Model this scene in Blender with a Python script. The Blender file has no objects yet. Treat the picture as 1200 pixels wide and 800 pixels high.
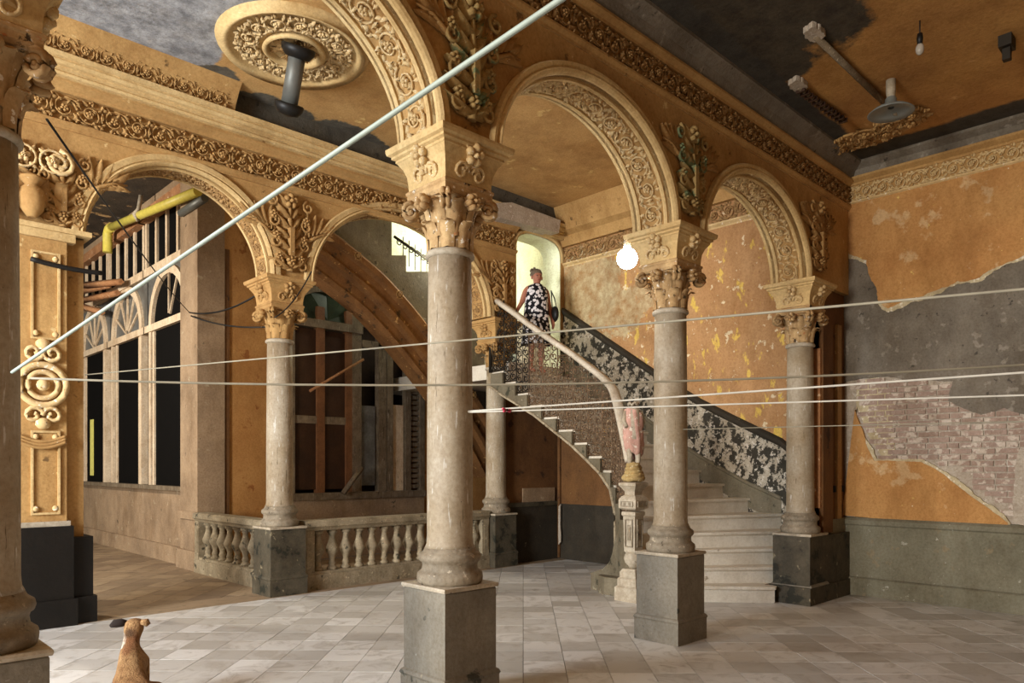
import bpy, bmesh, math, random
from mathutils import Vector, Matrix
R = math.radians
PI = math.pi
random.seed(7)
scene = bpy.context.scene
C = scene.collection

# ------------------------------------------------------------------ camera
F = 860.0                 # focal length in pixels of a 1200x800 frame
ALPHA = math.atan(0.97)   # the arcade direction (world X) against the picture plane
HOR = 546.0               # horizon row
EYE = 1.6
SA, CA = math.sin(ALPHA), math.cos(ALPHA)
cam_d = bpy.data.cameras.new('camera'); cam = bpy.data.objects.new('camera', cam_d); C.objects.link(cam)
cam_d.sensor_width = 36.0; cam_d.lens = 36.0*F/1200.0
cam_d.shift_y = (HOR-400.0)/1200.0
cam_d.clip_start = 0.05; cam_d.clip_end = 200
cam.location = (0, 0, EYE); cam.rotation_euler = (PI/2, 0, -ALPHA)
scene.camera = cam

# ------------------------------------------------------------------ world, lights, exposure
w = bpy.data.worlds.new('World'); scene.world = w; w.use_nodes = True
w.node_tree.nodes['Background'].inputs[0].default_value = (1.0, 0.93, 0.84, 1)
w.node_tree.nodes['Background'].inputs[1].default_value = 0.07

def area(name, loc, target, size, energy, color, sy=None):
    d = bpy.data.lights.new(name, 'AREA'); o = bpy.data.objects.new(name, d); C.objects.link(o)
    d.energy = energy; d.color = color; d.size = size
    if sy: d.shape = 'RECTANGLE'; d.size_y = sy
    o.location = loc
    o.rotation_euler = (Vector(target)-Vector(loc)).to_track_quat('-Z', 'Y').to_euler()
    return o
area('entrance_daylight', (-3.6, 5.6, 3.3), (3.2, 5.6, 1.4), 2.4, 620, (0.84, 0.92, 1.0), 2.4)
area('street_door_daylight', (-13.0, 2.7, 2.7), (9.5, 2.5, 2.6), 2.6, 2000, (1.0, 0.95, 0.86), 3.2)
def point(name, loc, energy, color, radius):
    d = bpy.data.lights.new(name, 'POINT'); o = bpy.data.objects.new(name, d); C.objects.link(o)
    d.energy = energy; d.color = color; d.shadow_soft_size = radius; o.location = loc
    return o
vs = scene.view_settings
scene.display_settings.display_device = 'sRGB'
vs.view_transform = 'Standard'; vs.look = 'None'; vs.gamma = 1.0; vs.use_curve_mapping = False
vs.exposure = 0.2
point('corridor_fill_light', (-0.4, 13.0, 4.6), 900, (1.0, .92, .80), .12)  # added unseen light that brightens the tall window frames

# ------------------------------------------------------------------ pixel rays to points on known planes
def ray(px, py):
    r = (px-600.0)/F
    return Vector((SA+r*CA, CA-r*SA, (HOR-py)/F))
def on_x(px, py, x): d = ray(px, py); return Vector((0, 0, EYE))+d*(x/d.x)
def on_y(px, py, y): d = ray(px, py); return Vector((0, 0, EYE))+d*(y/d.y)
def on_z(px, py, z): d = ray(px, py); return Vector((0, 0, EYE))+d*((z-EYE)/d.z)
def at_depth(px, py, t): return Vector((0, 0, EYE))+ray(px, py)*t
def project(p):
    z = p[0]*SA+p[1]*CA
    if z <= 0.05: return None
    return 600+F*(p[0]*CA-p[1]*SA)/z, HOR-F*(p[2]-EYE)/z, z

# ------------------------------------------------------------------ materials
def srgb(r, g, b):
    f = lambda c: (c/12.92 if c <= .04045 else ((c+.055)/1.055)**2.4)
    return (f(r/255), f(g/255), f(b/255), 1)
class NT:
    def __init__(s, name):
        s.m = bpy.data.materials.new(name); s.m.use_nodes = True
        s.t = s.m.node_tree; s.n = s.t.nodes; s.bsdf = s.n['Principled BSDF']
        tc = s.n.new('ShaderNodeTexCoord'); s.obj = tc.outputs['Object']
        oi = s.n.new('ShaderNodeObjectInfo'); s.rand = oi.outputs['Random']
        mul = s.n.new('ShaderNodeVectorMath'); mul.operation = 'SCALE'
        cmb = s.n.new('ShaderNodeCombineXYZ'); cmb.inputs[0].default_value = 37; cmb.inputs[1].default_value = 61; cmb.inputs[2].default_value = 23
        s.link(cmb.outputs[0], mul.inputs[0]); s.link(s.rand, mul.inputs['Scale'])
        add = s.n.new('ShaderNodeVectorMath'); s.link(s.obj, add.inputs[0]); s.link(mul.outputs[0], add.inputs[1])
        s.vec = add.outputs[0]
    def link(s, a, b): s.t.links.new(a, b)
    def noise(s, scale, detail=5, rough=.6, vec=None, stretch=None, dist=0):
        v = vec or s.vec
        if stretch:
            mp = s.n.new('ShaderNodeMapping'); mp.inputs['Scale'].default_value = stretch; s.link(v, mp.inputs[0]); v = mp.outputs[0]
        n = s.n.new('ShaderNodeTexNoise'); n.inputs['Scale'].default_value = scale; n.inputs['Detail'].default_value = detail
        n.inputs['Roughness'].default_value = rough; n.inputs['Distortion'].default_value = dist
        s.link(v, n.inputs['Vector']); return n.outputs[0]
    def ramp(s, x, lo, hi):
        m = s.n.new('ShaderNodeMapRange'); m.inputs[1].default_value = lo; m.inputs[2].default_value = hi
        s.link(x, m.inputs[0]); return m.outputs[0]
    def math(s, op, a, b):
        m = s.n.new('ShaderNodeMath'); m.operation = op
        for i, x in enumerate((a, b)):
            if isinstance(x, (int, float)): m.inputs[i].default_value = x
            else: s.link(x, m.inputs[i])
        return m.outputs[0]
    def mix(s, fac, a, b):
        m = s.n.new('ShaderNodeMix'); m.data_type = 'RGBA'
        for k, x in ((0, fac), (6, a), (7, b)):
            if isinstance(x, tuple): m.inputs[k].default_value = x
            elif isinstance(x, (int, float)): m.inputs[k].default_value = x
            else: s.link(x, m.inputs[k])
        return m.outputs[2]
    def blobs(s, lst, axes, amp=.6, scale=2.2, soft=.06):
        """union of ragged ellipses (c1, c2, r1, r2) in two object axes"""
        sep = s.n.new('ShaderNodeSeparateXYZ'); s.link(s.obj, sep.inputs[0])
        a, b = (sep.outputs['XYZ'.index(k)] for k in axes)
        nz = s.math('MULTIPLY', s.math('SUBTRACT', s.noise(scale, 7, .65, s.obj), .5), amp*2)
        out = None
        for c1, c2, r1, r2 in lst:
            x = s.math('DIVIDE', s.math('SUBTRACT', a, c1), r1); y = s.math('DIVIDE', s.math('SUBTRACT', b, c2), r2)
            d = s.math('ADD', s.math('SQRT', s.math('ADD', s.math('MULTIPLY', x, x), s.math('MULTIPLY', y, y)), 0), nz)
            k = s.ramp(d, 1+soft, 1-soft)
            out = k if out is None else s.math('MAXIMUM', out, k)
        return out
    def finish(s, col, rough=.85, bump=.25, bscale=18, metal=0, height=None, bd=.02):
        s.link(col, s.bsdf.inputs['Base Color']) if not isinstance(col, tuple) else setattr(s.bsdf.inputs['Base Color'], 'default_value', col)
        s.bsdf.inputs['Roughness'].default_value = rough; s.bsdf.inputs['Metallic'].default_value = metal
        s.bsdf.inputs['Specular IOR Level'].default_value = .3
        if bump:
            b = s.n.new('ShaderNodeBump'); b.inputs['Strength'].default_value = bump; b.inputs['Distance'].default_value = bd
            h = s.noise(bscale, 6, .65) if height is None else height
            s.link(h, b.inputs['Height']); s.link(b.outputs[0], s.bsdf.inputs['Normal'])
        return s.m
def aged(name, a, b, scale=2.5, flecks=(), rough=.85, bump=.3, bscale=16, metal=0, stretch=None, blobs=(), grime=.8):
    """two-tone worn surface; flecks: (colour, noise scale, threshold[, stretch]); blobs: (colour, list, axes[, amp, scale])"""
    t = NT(name)
    col = t.mix(t.ramp(t.noise(scale, 6, .65, stretch=stretch), .3, .7), a, b)
    for f in flecks:
        k = t.ramp(t.noise(f[1], 6, .6, stretch=f[3] if len(f) > 3 else None), f[2], f[2]+.04)
        col = t.mix(k, col, f[0])
    for bl in blobs:
        c2 = bl[0]
        if isinstance(c2, list):
            c2 = t.mix(t.ramp(t.noise(6, 7, .7, stretch=(1, 1, 1)), .35, .65), c2[0], c2[1])
        col = t.mix(t.blobs(bl[1], bl[2], *(bl[3:] if len(bl) > 3 else ())), col, c2)
    def mult(fac, c):
        m = t.n.new('ShaderNodeMix'); m.data_type = 'RGBA'; m.blend_type = 'MULTIPLY'
        t.link(fac, m.inputs[0]); t.link(col, m.inputs[6]); m.inputs[7].default_value = c; return m.outputs[2]
    if grime:
        col = mult(t.math('MULTIPLY', t.ramp(t.noise(38, 4, .7), .42, .72), .8*grime), (.62, .56, .47, 1))
        col = mult(t.math('MULTIPLY', t.ramp(t.noise(1.3, 7, .72, stretch=(1.6, 1.6, .7)), .46, .74), grime), (.55, .47, .37, 1))
    return t.finish(col, rough, bump, bscale, metal)
def plain(name, c, rough=.6, metal=0, bump=0):
    t = NT(name); return t.finish(t.mix(t.ramp(t.noise(9), .3, .7), c, tuple(x*.75 for x in c[:3])+(1,)), rough, bump, 30, metal)
def emit(name, c, s):
    t = NT(name); t.bsdf.inputs['Emission Color'].default_value = c; t.bsdf.inputs['Emission Strength'].default_value = s
    t.bsdf.inputs['Base Color'].default_value = c; return t.m

M = {}
M['ochre'] = aged('ochre_plaster', srgb(192, 154, 98), srgb(172, 132, 80), 2.2, [(srgb(214, 186, 132), 9, .66), (srgb(120, 92, 56), 5, .66)])
M['arch'] = aged('arch_plaster', srgb(216, 188, 136), srgb(200, 168, 114), 3, [(srgb(228, 208, 160), 12, .67), (srgb(150, 112, 62), 6, .69)])
M['relief'] = aged('relief_plaster', srgb(184, 146, 92), srgb(156, 118, 70), 6, [(srgb(232, 218, 186), 22, .66), (srgb(120, 92, 56), 14, .66)], grime=.4)
M['relief_pale'] = aged('relief_pale_plaster', srgb(220, 192, 142), srgb(198, 166, 114), 7, [(srgb(238, 228, 206), 22, .60), (srgb(120, 94, 60), 15, .66)], grime=.3)
M['relief_green'] = aged('relief_green_paint', srgb(180, 148, 94), srgb(156, 138, 92), 3, [(srgb(116, 130, 96), 3, .56), (srgb(206, 186, 146), 18, .64)])
M['capital'] = aged('capital_plaster', srgb(206, 174, 126), srgb(164, 128, 84), 6, [(srgb(236, 226, 210), 20, .62), (srgb(70, 54, 36), 9, .62), (srgb(176, 108, 62), 12, .66)])
M['dirty'] = aged('soot_stained_plaster', srgb(172, 136, 88), srgb(146, 112, 70), 5, [(srgb(196, 162, 112), 12, .62)], grime=.5)
M['shaft'] = aged('grey_marble_shaft', srgb(180, 168, 148), srgb(150, 130, 100), 2.2, [(srgb(206, 200, 190), 7, .62, (6, 6, .7)), (srgb(112, 96, 72), 6, .64, (7, 7, .6)), (srgb(84, 76, 64), 40, .70)], rough=.62, bump=.2)
M['base'] = aged('worn_stone_base', srgb(160, 147, 126), srgb(124, 113, 96), 8, [(srgb(196, 182, 160), 18, .63), (srgb(78, 68, 54), 16, .64)], rough=.7, bump=.5)
M['pedestal'] = aged('grey_green_pedestal', srgb(140, 133, 119), srgb(116, 110, 98), 3, [(srgb(168, 166, 156), 30, .68), (srgb(66, 66, 58), 4, .64), (srgb(160, 150, 128), 9, .70)], rough=.6, bump=.25)
M['pedestal_dark'] = aged('mossy_dark_pedestal', srgb(92, 84, 68), srgb(60, 55, 44), 5, [(srgb(138, 128, 104), 9, .64), (srgb(44, 44, 34), 5, .58)], rough=.7, bump=.3)
M['slab'] = aged('pale_marble_slab', srgb(196, 184, 164), srgb(160, 148, 128), 9, [(srgb(110, 98, 80), 14, .66)], rough=.6)
M['black'] = aged('black_plinth_paint', srgb(25, 21, 17), srgb(18, 16, 13), 5, [(srgb(120, 104, 84), 40, .74)], rough=.5, bump=.2)
M['stucco_beige'] = aged('worn_beige_stucco', srgb(172, 146, 116), srgb(138, 116, 92), 2, [(srgb(176, 158, 130), 7, .64), (srgb(84, 72, 58), 5, .66)])
M['stone_bal'] = aged('grey_stone_balustrade', srgb(168, 154, 128), srgb(128, 116, 94), 6, [(srgb(192, 178, 148), 16, .62), (srgb(80, 74, 60), 7, .62)], bump=.4)
M['hole_black'] = plain('black_void', srgb(12, 11, 10), .9)
M['wood_pale'] = aged('weathered_pale_wood', srgb(232, 212, 182), srgb(204, 178, 146), 4, [(srgb(226, 212, 190), 12, .60, (3, 3, .4)), (srgb(110, 82, 58), 14, .64, (4, 4, .4))], rough=.7)
M['wood_grey'] = aged('weathered_grey_wood', srgb(136, 120, 98), srgb(98, 84, 66), 5, [(srgb(174, 160, 138), 14, .62, (4, 4, .3)), (srgb(62, 50, 40), 12, .62, (4, 4, .3))], rough=.8)
M['wood_red'] = aged('red_brown_wood', srgb(136, 92, 58), srgb(104, 68, 42), 5, [(srgb(150, 96, 56), 12, .64, (5, 5, .3))], rough=.6)
M['wood_dark'] = aged('dark_brown_panel', srgb(70, 46, 30), srgb(50, 34, 24), 3, rough=.4)
M['wood_orange'] = aged('orange_timber', srgb(186, 136, 92), srgb(150, 104, 70), 5, [(srgb(224, 196, 160), 12, .62)])
M['iron'] = plain('black_wrought_iron', srgb(50, 44, 36), .55, .6)
M['iron_rust'] = aged('rusty_wrought_iron', srgb(132, 106, 80), srgb(88, 70, 54), 14, [(srgb(176, 152, 124), 24, .58)], rough=.7, metal=.3)
M['rail'] = aged('pale_painted_handrail', srgb(220, 210, 192), srgb(196, 184, 164), 8, [(srgb(120, 102, 82), 20, .68)], rough=.5)
M['tread'] = aged('white_marble_stair', srgb(232, 224, 208), srgb(208, 197, 178), 3, [(srgb(160, 144, 120), 9, .67), (srgb(222, 214, 200), 10, .62)], rough=.5, bump=.1, grime=.5)
M['stringer'] = aged('grey_green_stringer', srgb(128, 118, 98), srgb(102, 95, 78), 3, [(srgb(160, 152, 130), 9, .66), (srgb(66, 64, 50), 6, .62)])
M['stringer_edge'] = aged('chipped_white_edge', srgb(186, 172, 146), srgb(140, 126, 104), 14, [(srgb(90, 82, 64), 20, .6)])
M['peel'] = aged('black_paint_peeling_to_white', srgb(52, 48, 40), srgb(66, 62, 52), 3, [(srgb(182, 172, 154), 7, .485, (1, 1, .8)), (srgb(210, 202, 188), 16, .57), (srgb(54, 49, 40), 26, .58)], bump=.5)
M['dado_dark'] = aged('dark_green_dado', srgb(62, 54, 42), srgb(46, 41, 33), 3, [(srgb(112, 104, 84), 9, .68)])
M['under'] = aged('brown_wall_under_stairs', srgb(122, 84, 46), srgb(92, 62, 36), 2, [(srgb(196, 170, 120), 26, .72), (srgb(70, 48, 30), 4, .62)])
M['green_dado'] = aged('green_grey_dado', srgb(132, 127, 108), srgb(112, 109, 92), 2, [(srgb(176, 174, 160), 9, .66), (srgb(136, 124, 100), 4, .62), (srgb(190, 188, 178), 30, .70)], bump=.4)
M['cement'] = aged('grey_cement', srgb(132, 123, 110), srgb(106, 98, 87), 2.5, [(srgb(146, 138, 126), 6, .62), (srgb(80, 74, 66), 9, .64)], bump=.5)
M['cement_dark'] = aged('dark_bare_render', srgb(96, 90, 78), srgb(70, 66, 58), 3, [(srgb(196, 160, 104), 5, .66), (srgb(60, 56, 50), 8, .6)], bump=.6)
M['brick'] = aged('whitewashed_brick', srgb(176, 152, 138), srgb(156, 134, 122), 5, [(srgb(204, 190, 176), 9, .52), (srgb(172, 118, 104), 10, .68)], bump=.5)
M['mortar'] = aged('pale_mortar', srgb(196, 184, 168), srgb(170, 156, 140), 8, [(srgb(214, 206, 194), 16, .6)], bump=.6, bscale=30)
M['orange_coat'] = aged('orange_wall_coat', srgb(196, 148, 90), srgb(180, 128, 74), 2, [(srgb(206, 170, 124), 2.6, .58), (srgb(222, 192, 112), 13, .67), (srgb(232, 222, 196), 22, .70)], bump=.25)
M['plaster_edge'] = aged('broken_plaster_edge', srgb(208, 194, 160), srgb(190, 174, 140), 14, [(srgb(236, 228, 210), 20, .58)], bump=.7)
M['hall'] = aged('pale_green_white_wall', srgb(232, 236, 212), srgb(226, 232, 200), 2)
M['hall_yellow'] = plain('yellow_panel', srgb(232, 224, 120), .6)
M['metal_grey'] = plain('grey_sheet_metal', srgb(112, 112, 106), .5, .4)
M['black_plastic'] = plain('black_socket', srgb(24, 22, 20), .5)
M['yellow_pipe'] = plain('yellow_pipe_paint', srgb(214, 198, 90), .45)
M['rope_white'] = plain('white_cord', srgb(206, 200, 186), .7)
M['rope_grey'] = plain('grey_cord', srgb(150, 142, 122), .7)
M['rope_green'] = plain('pale_green_cord', srgb(172, 184, 172), .5)
M['cable'] = plain('black_cable', srgb(30, 27, 24), .6)
M['pink'] = plain('pink_plastic', srgb(206, 70, 96), .5)
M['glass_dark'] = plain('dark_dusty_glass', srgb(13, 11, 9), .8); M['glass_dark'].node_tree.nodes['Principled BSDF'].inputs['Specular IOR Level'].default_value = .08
M['glass_grey'] = aged('dusty_grey_glass', srgb(120, 120, 116), srgb(84, 82, 78), 5, rough=.35, bump=0)
M['glass_green'] = aged('green_fanlight_glass', srgb(62, 74, 54), srgb(40, 48, 36), 3, [(srgb(120, 128, 116), 8, .66)], rough=.3, bump=0)
M['bulb'] = emit('lit_bulb_glass', (1, .95, .86, 1), 60)
M['bulb_off'] = plain('unlit_bulb_glass', srgb(170, 160, 146), .2)
M['enamel'] = plain('grey_enamel', srgb(128, 132, 128), .35)

# ------------------------------------------------------------------ mesh building
class MB:
    def __init__(s): s.v = []; s.f = []; s.sm = []
    def add(s, verts, faces, smooth=False, mtx=None):
        k = len(s.v)
        s.v += [tuple(mtx @ Vector(p)) if mtx is not None else tuple(p) for p in verts]
        for f in faces: s.f.append(tuple(i+k for i in f)); s.sm.append(smooth)
        return s
    def box(s, x0, x1, y0, y1, z0, z1, mtx=None):
        v = [(x, y, z) for z in (z0, z1) for y in (y0, y1) for x in (x0, x1)]
        return s.add(v, [(0, 2, 3, 1), (4, 5, 7, 6), (0, 1, 5, 4), (2, 6, 7, 3), (0, 4, 6, 2), (1, 3, 7, 5)], False, mtx)
    def lathe(s, prof, n=24, mtx=None, smooth=True, cap=True):
        v = []; f = []
        for r, z in prof:
            for i in range(n): a = 2*PI*i/n; v.append((r*math.cos(a), r*math.sin(a), z))
        m = len(prof)
        for j in range(m-1):
            for i in range(n):
                a = j*n+i; b = j*n+(i+1) % n; f.append((a, b, b+n, a+n))
        s.add(v, f, smooth, mtx)
        if cap:
            k = len(v); 
            s.add([v[i] for i in range(n)], [tuple(reversed(range(n)))], False, mtx)
            s.add([v[k-n+i] for i in range(n)], [tuple(range(n))], False, mtx)
        return s
    def square(s, prof, mtx=None):
        """square section along z: profile of (half width, z)"""
        v = []; f = []
        for r, z in prof: v += [(-r, -r, z), (r, -r, z), (r, r, z), (-r, r, z)]
        for j in range(len(prof)-1):
            for i in range(4): a = 4*j+i; b = 4*j+(i+1) % 4; f.append((a, b, b+4, a+4))
        k = 4*(len(prof)-1); f.append((3, 2, 1, 0)); f.append((k, k+1, k+2, k+3))
        return s.add(v, f, False, mtx)
    def tube(s, pts, r, n=6, mtx=None, closed=False, flat=None):
        pts = [Vector(p) for p in pts]; m = len(pts); v = []; f = []
        rr = r if isinstance(r, (list, tuple)) else [r]*m
        up = Vector((0, 0, 1))
        for i, p in enumerate(pts):
            a = pts[(i-1) % m] if closed or i > 0 else p
            b = pts[(i+1) % m] if closed or i < m-1 else p
            d = (b-a); d = d.normalized() if d.length > 1e-9 else Vector((1, 0, 0))
            q = up if abs(d.dot(up)) < .95 else Vector((0, 1, 0))
            x = d.cross(q).normalized(); y = x.cross(d).normalized()
            for k in range(n):
                t = 2*PI*k/n; v.append(p+x*(rr[i]*math.cos(t))+y*(rr[i]*math.sin(t)*(flat or 1)))
        e = m if closed else m-1
        for i in range(e):
            for k in range(n):
                a = i*n+k; b = i*n+(k+1) % n; c = ((i+1) % m)*n
                f.append((a, b, c+(k+1) % n, c+k))
        s.add(v, f, True, mtx)
        if not closed:
            s.add(v[:n], [tuple(reversed(range(n)))], False, mtx); s.add(v[-n:], [tuple(range(n))], False, mtx)
        return s
    def ball(s, c, r, seg=8, rings=5, mtx=None):
        if isinstance(r, (int, float)): r = (r, r, r)
        v = [(c[0], c[1], c[2]-r[2])]; f = []
        for j in range(1, rings):
            t = PI*j/rings
            for i in range(seg):
                a = 2*PI*i/seg; v.append((c[0]+r[0]*math.sin(t)*math.cos(a), c[1]+r[1]*math.sin(t)*math.sin(a), c[2]-r[2]*math.cos(t)))
        v.append((c[0], c[1], c[2]+r[2])); last = len(v)-1
        for i in range(seg): f.append((0, 1+(i+1) % seg, 1+i))
        for j in range(rings-2):
            for i in range(seg):
                a = 1+j*seg+i; b = 1+j*seg+(i+1) % seg; f.append((a, b, b+seg, a+seg))
        k = 1+(rings-2)*seg
        for i in range(seg): f.append((k+i, k+(i+1) % seg, last))
        return s.add(v, f, True, mtx)
    def prism(s, poly, fn, t0, t1, smooth=False):
        """extrude a polygon: fn(a, b, t) gives the 3-D point"""
        n = len(poly)
        v = [fn(a, b, t0) for a, b in poly]+[fn(a, b, t1) for a, b in poly]
        f = [tuple(reversed(range(n))), tuple(range(n, 2*n))]+[(i, (i+1) % n, (i+1) % n+n, i+n) for i in range(n)]
        return s.add(v, f, smooth)
    def sweep(s, frames, prof, closed_path=False, smooth=False):
        """frames: (point, axis1, axis2); prof: closed polygon in those axes"""
        v = []; f = []; n = len(prof); m = len(frames)
        for p, a, b in frames:
            for x, y in prof: v.append(p+a*x+b*y)
        for i in range(m if closed_path else m-1):
            for k in range(n):
                j = ((i+1) % m)*n; f.append((i*n+k, i*n+(k+1) % n, j+(k+1) % n, j+k))
        if not closed_path: f.append(tuple(reversed(range(n)))); f.append(tuple(range((m-1)*n, m*n)))
        return s.add(v, f, smooth)
    def mesh(s, name, mat):
        me = bpy.data.meshes.new(name); me.from_pydata(s.v, [], s.f); me.validate()
        if len(me.polygons) == len(s.sm): me.polygons.foreach_set('use_smooth', s.sm)
        bm = bmesh.new(); bm.from_mesh(me); bmesh.ops.remove_doubles(bm, verts=bm.verts, dist=1e-5)
        bmesh.ops.recalc_face_normals(bm, faces=bm.faces); bm.to_mesh(me); bm.free()
        me.materials.append(mat); return me
    def build(s, name, mat, parent=None): return obj(name, s.mesh(name, mat), parent)
def obj(name, me, parent=None, mtx=None):
    o = bpy.data.objects.new(name, me); C.objects.link(o)
    if parent is not None: o.parent = parent
    if mtx is not None: o.matrix_local = mtx
    return o
def empty(name, loc=(0, 0, 0), rz=0):
    o = bpy.data.objects.new(name, None); C.objects.link(o); o.location = loc; o.rotation_euler = (0, 0, rz); o.empty_display_size = .1; return o
def tag(o, label, cat, group=None):
    o['label'] = label; o['category'] = cat
    if group: o['group'] = group
    return o
def struct(o): o['kind'] = 'structure'; return o
def copy_tree(o, parent=None):
    c = o.copy(); C.objects.link(c); c.parent = parent
    for ch in list(o.children): copy_tree(ch, c)
    return c
def frame(p, x, y, z, s=1):
    m = Matrix((Vector(x)*s, Vector(y)*s, Vector(z)*s)).transposed().to_4x4(); m.translation = Vector(p); return m
X, Y, Z = Vector((1, 0, 0)), Vector((0, 1, 0)), Vector((0, 0, 1))

# ------------------------------------------------------------------ main dimensions
V1, V2 = 3.88, 8.68                   # centre lines of the two arcades
T = .20                               # half wall thickness
UR = 9.5                              # right wall
CU1 = [.55, 3.175, 5.82, 8.54]        # near columns
CU2 = [4.34, 8.06]                    # far columns
H1, H2 = 3.75, 3.93                   # springing of the arches
CE1, CE2, CE3 = 5.36, 5.95, 6.35      # ceilings

# ------------------------------------------------------------------ relief ornaments (shared meshes, face +Z, about 1 unit wide)
def spiral(cx, cy, r0, r1, a0, turns, z=0, n=18):
    return [(cx+(r0+(r1-r0)*i/n)*math.cos(a0+turns*2*PI*i/n), cy+(r0+(r1-r0)*i/n)*math.sin(a0+turns*2*PI*i/n), z) for i in range(n+1)]
def leaf(mb, x, y, ang, L, wd, z=.04):
    c, s_ = math.cos(ang), math.sin(ang); pr = [(0, .25), (.3, 1), (.6, .85), (.85, .45), (1, .02)]
    v = []; f = []
    for t, k in pr:
        bend = .18*L*t*t
        px_, py_ = x+c*L*t-s_*bend, y+s_*L*t+c*bend
        v += [(px_+s_*wd*k, py_-c*wd*k, 0), (px_, py_, z*(1.2-.5*t)), (px_-s_*wd*k, py_+c*wd*k, 0)]
    for i in range(len(pr)-1):
        a = i*3; f += [(a, a+3, a+4, a+1), (a+1, a+4, a+5, a+2)]
    mb.add(v, f, True)
def flower(mb, x, y, r, z=.05, n=5):
    for i in range(n):
        a = 2*PI*i/n+.3; mb.ball((x+r*.6*math.cos(a), y+r*.6*math.sin(a), z*.5), (r*.42, r*.42, z*.6), 6, 4)
    mb.ball((x, y, z*.7), (r*.3, r*.3, z*.6), 6, 4)
def scroll_mesh(mat, name='scroll_ornament'):
    b = MB()
    b.tube(spiral(0, 0, .46, .13, PI*1.05, 1.35, .03), [.045*(1-.5*i/18) for i in range(19)], 5)
    flower(b, 0, 0, .17, .09)
    for a, x, y in ((.5, .36, .25), (2.3, -.1, .42), (3.6, -.42, -.2), (5.3, .22, -.42), (1.4, .12, .44)):
        leaf(b, x*.85, y*.85, a, .26, .075, .07)
    b.tube([(-.62, -.12, .02), (-.5, -.32, .03), (-.3, -.43, .03), (0, -.46, .03)], .035, 5)
    for a, x, y, L in ((.2, -.55, .30, .3), (1.9, -.40, .18, .28), (4.6, .46, .12, .34), (3.0, .5, -.38, .3), (5.9, -.55, -.35, .26), (.9, .44, .34, .24), (2.6, .25, .1, .2), (4.0, -.12, -.22, .2), (5.6, .1, -.3, .2)):
        leaf(b, x, y, a, L, .085, .10)
    for x, y in ((.5, .0), (-.5, .08), (.48, -.48), (-.45, .46), (.0, .5)): b.ball((x, y, .03), (.05, .05, .06), 6, 4)
    b.v = [(x, y, z*1.5) for x, y, z in b.v]
    return b.mesh(name, mat)
def spray_mesh(mat, name='acanthus_spray'):
    """an upright cluster of foliage, about .9 wide and 1.7 tall, base at 0"""
    b = MB(); rnd = random.Random(5)
    b.tube([(0, .05, .03), (.02, .5, .06), (-.02, 1.0, .07), (0, 1.5, .05)], [.07, .06, .05, .03], 6)
    for i in range(7):
        y = .1+.2*i
        for sgn in (-1, 1):
            leaf(b, sgn*.03, y, PI/2-sgn*(1.05-.08*i), .42-.02*i+.1*rnd.random(), .10, .11)
            if i % 2 == 0:
                b.tube(spiral(sgn*(.27+.02*i), y+.10, .13, .03, PI/2, sgn*1.3, .06, 12), .028, 5)
            else:
                flower(b, sgn*(.2+.03*i), y+.02, .09, .10)
    b.box(-.045, .045, .35, .9, .03, .15)
    flower(b, 0, 1.45, .16, .14); flower(b, 0, .25, .10, .14)
    return b.mesh(name, mat)
def acanthus_corner_mesh(mat, name='acanthus_fan'):
    b = MB()
    for i in range(5):
        leaf(b, .10*i, .05*i, 1.45-.24*i, .62-.04*i, .10, .09)
        leaf(b, .10*i+.04, .05*i-.02, .35-.2*i, .34, .07, .07)
    b.tube([(-.05, -.1, .02), (.15, .02, .05), (.4, .16, .05), (.7, .2, .03)], [.05, .05, .04, .02], 6)
    b.tube(spiral(.02, .02, .16, .04, 0, 1.2, .05, 12), .03, 5)
    return b.mesh(name, mat)
def rosette_mesh(mat, name='rosette'):
    b = MB(); b.tube([(.42*math.cos(2*PI*i/16), .42*math.sin(2*PI*i/16), .02) for i in range(16)], .05, 5, closed=True)
    flower(b, 0, 0, .26, .12); flower(b, 0, .0, .1, .2)
    for i in range(4): leaf(b, .3*math.cos(PI/4+PI/2*i), .3*math.sin(PI/4+PI/2*i), PI/4+PI/2*i, .3, .09, .06)
    return b.mesh(name, mat)
SCROLL = scroll_mesh(M['relief']); SCROLL_P = scroll_mesh(M['relief_pale']); SCROLL_D = scroll_mesh(M['dirty'])
SPRAY = spray_mesh(M['relief']); SPRAY_G = spray_mesh(M['relief_green'])
FAN = acanthus_corner_mesh(M['relief']); ROSE = rosette_mesh(M['relief_pale']); ROSE_O = rosette_mesh(M['relief'])

# ================================================================== FLOOR
floor = struct(MB().box(-9, UR+.3, -6, 8.62, -.12, -.02).build('floor', M['mortar']))
M['grout'] = plain('dark_floor_joint', srgb(120, 112, 100), .9)
floor.data.materials[0] = M['grout']
corr = struct(MB().box(-9, 5.2, 8.62, 20, -.12, -.02).build('floor_corridor', M['grout']))
def tile_mat(name, a, b, c, rough):
    t = NT(name)
    gi = t.n.new('ShaderNodeNewGeometry'); rnd = t.math('FRACT', t.math('ADD', gi.outputs['Random Per Island'], t.rand), 0)
    col = t.mix(t.ramp(rnd, .1, .9), a, b)
    col = t.mix(t.ramp(t.noise(3.5, 6, .65, dist=1.5), .5, .72), col, c)
    t2 = t.noise(1.1, 5, .6, t.obj)
    return t.finish(col, rough, .08, 25)
M['tile'] = tile_mat('marble_floor_tile', srgb(214, 211, 206), srgb(176, 171, 163), srgb(160, 152, 141), .4)
M['tile_brown'] = tile_mat('brown_corridor_tile', srgb(160, 138, 110), srgb(128, 108, 86), srgb(112, 94, 74), .6)
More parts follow.
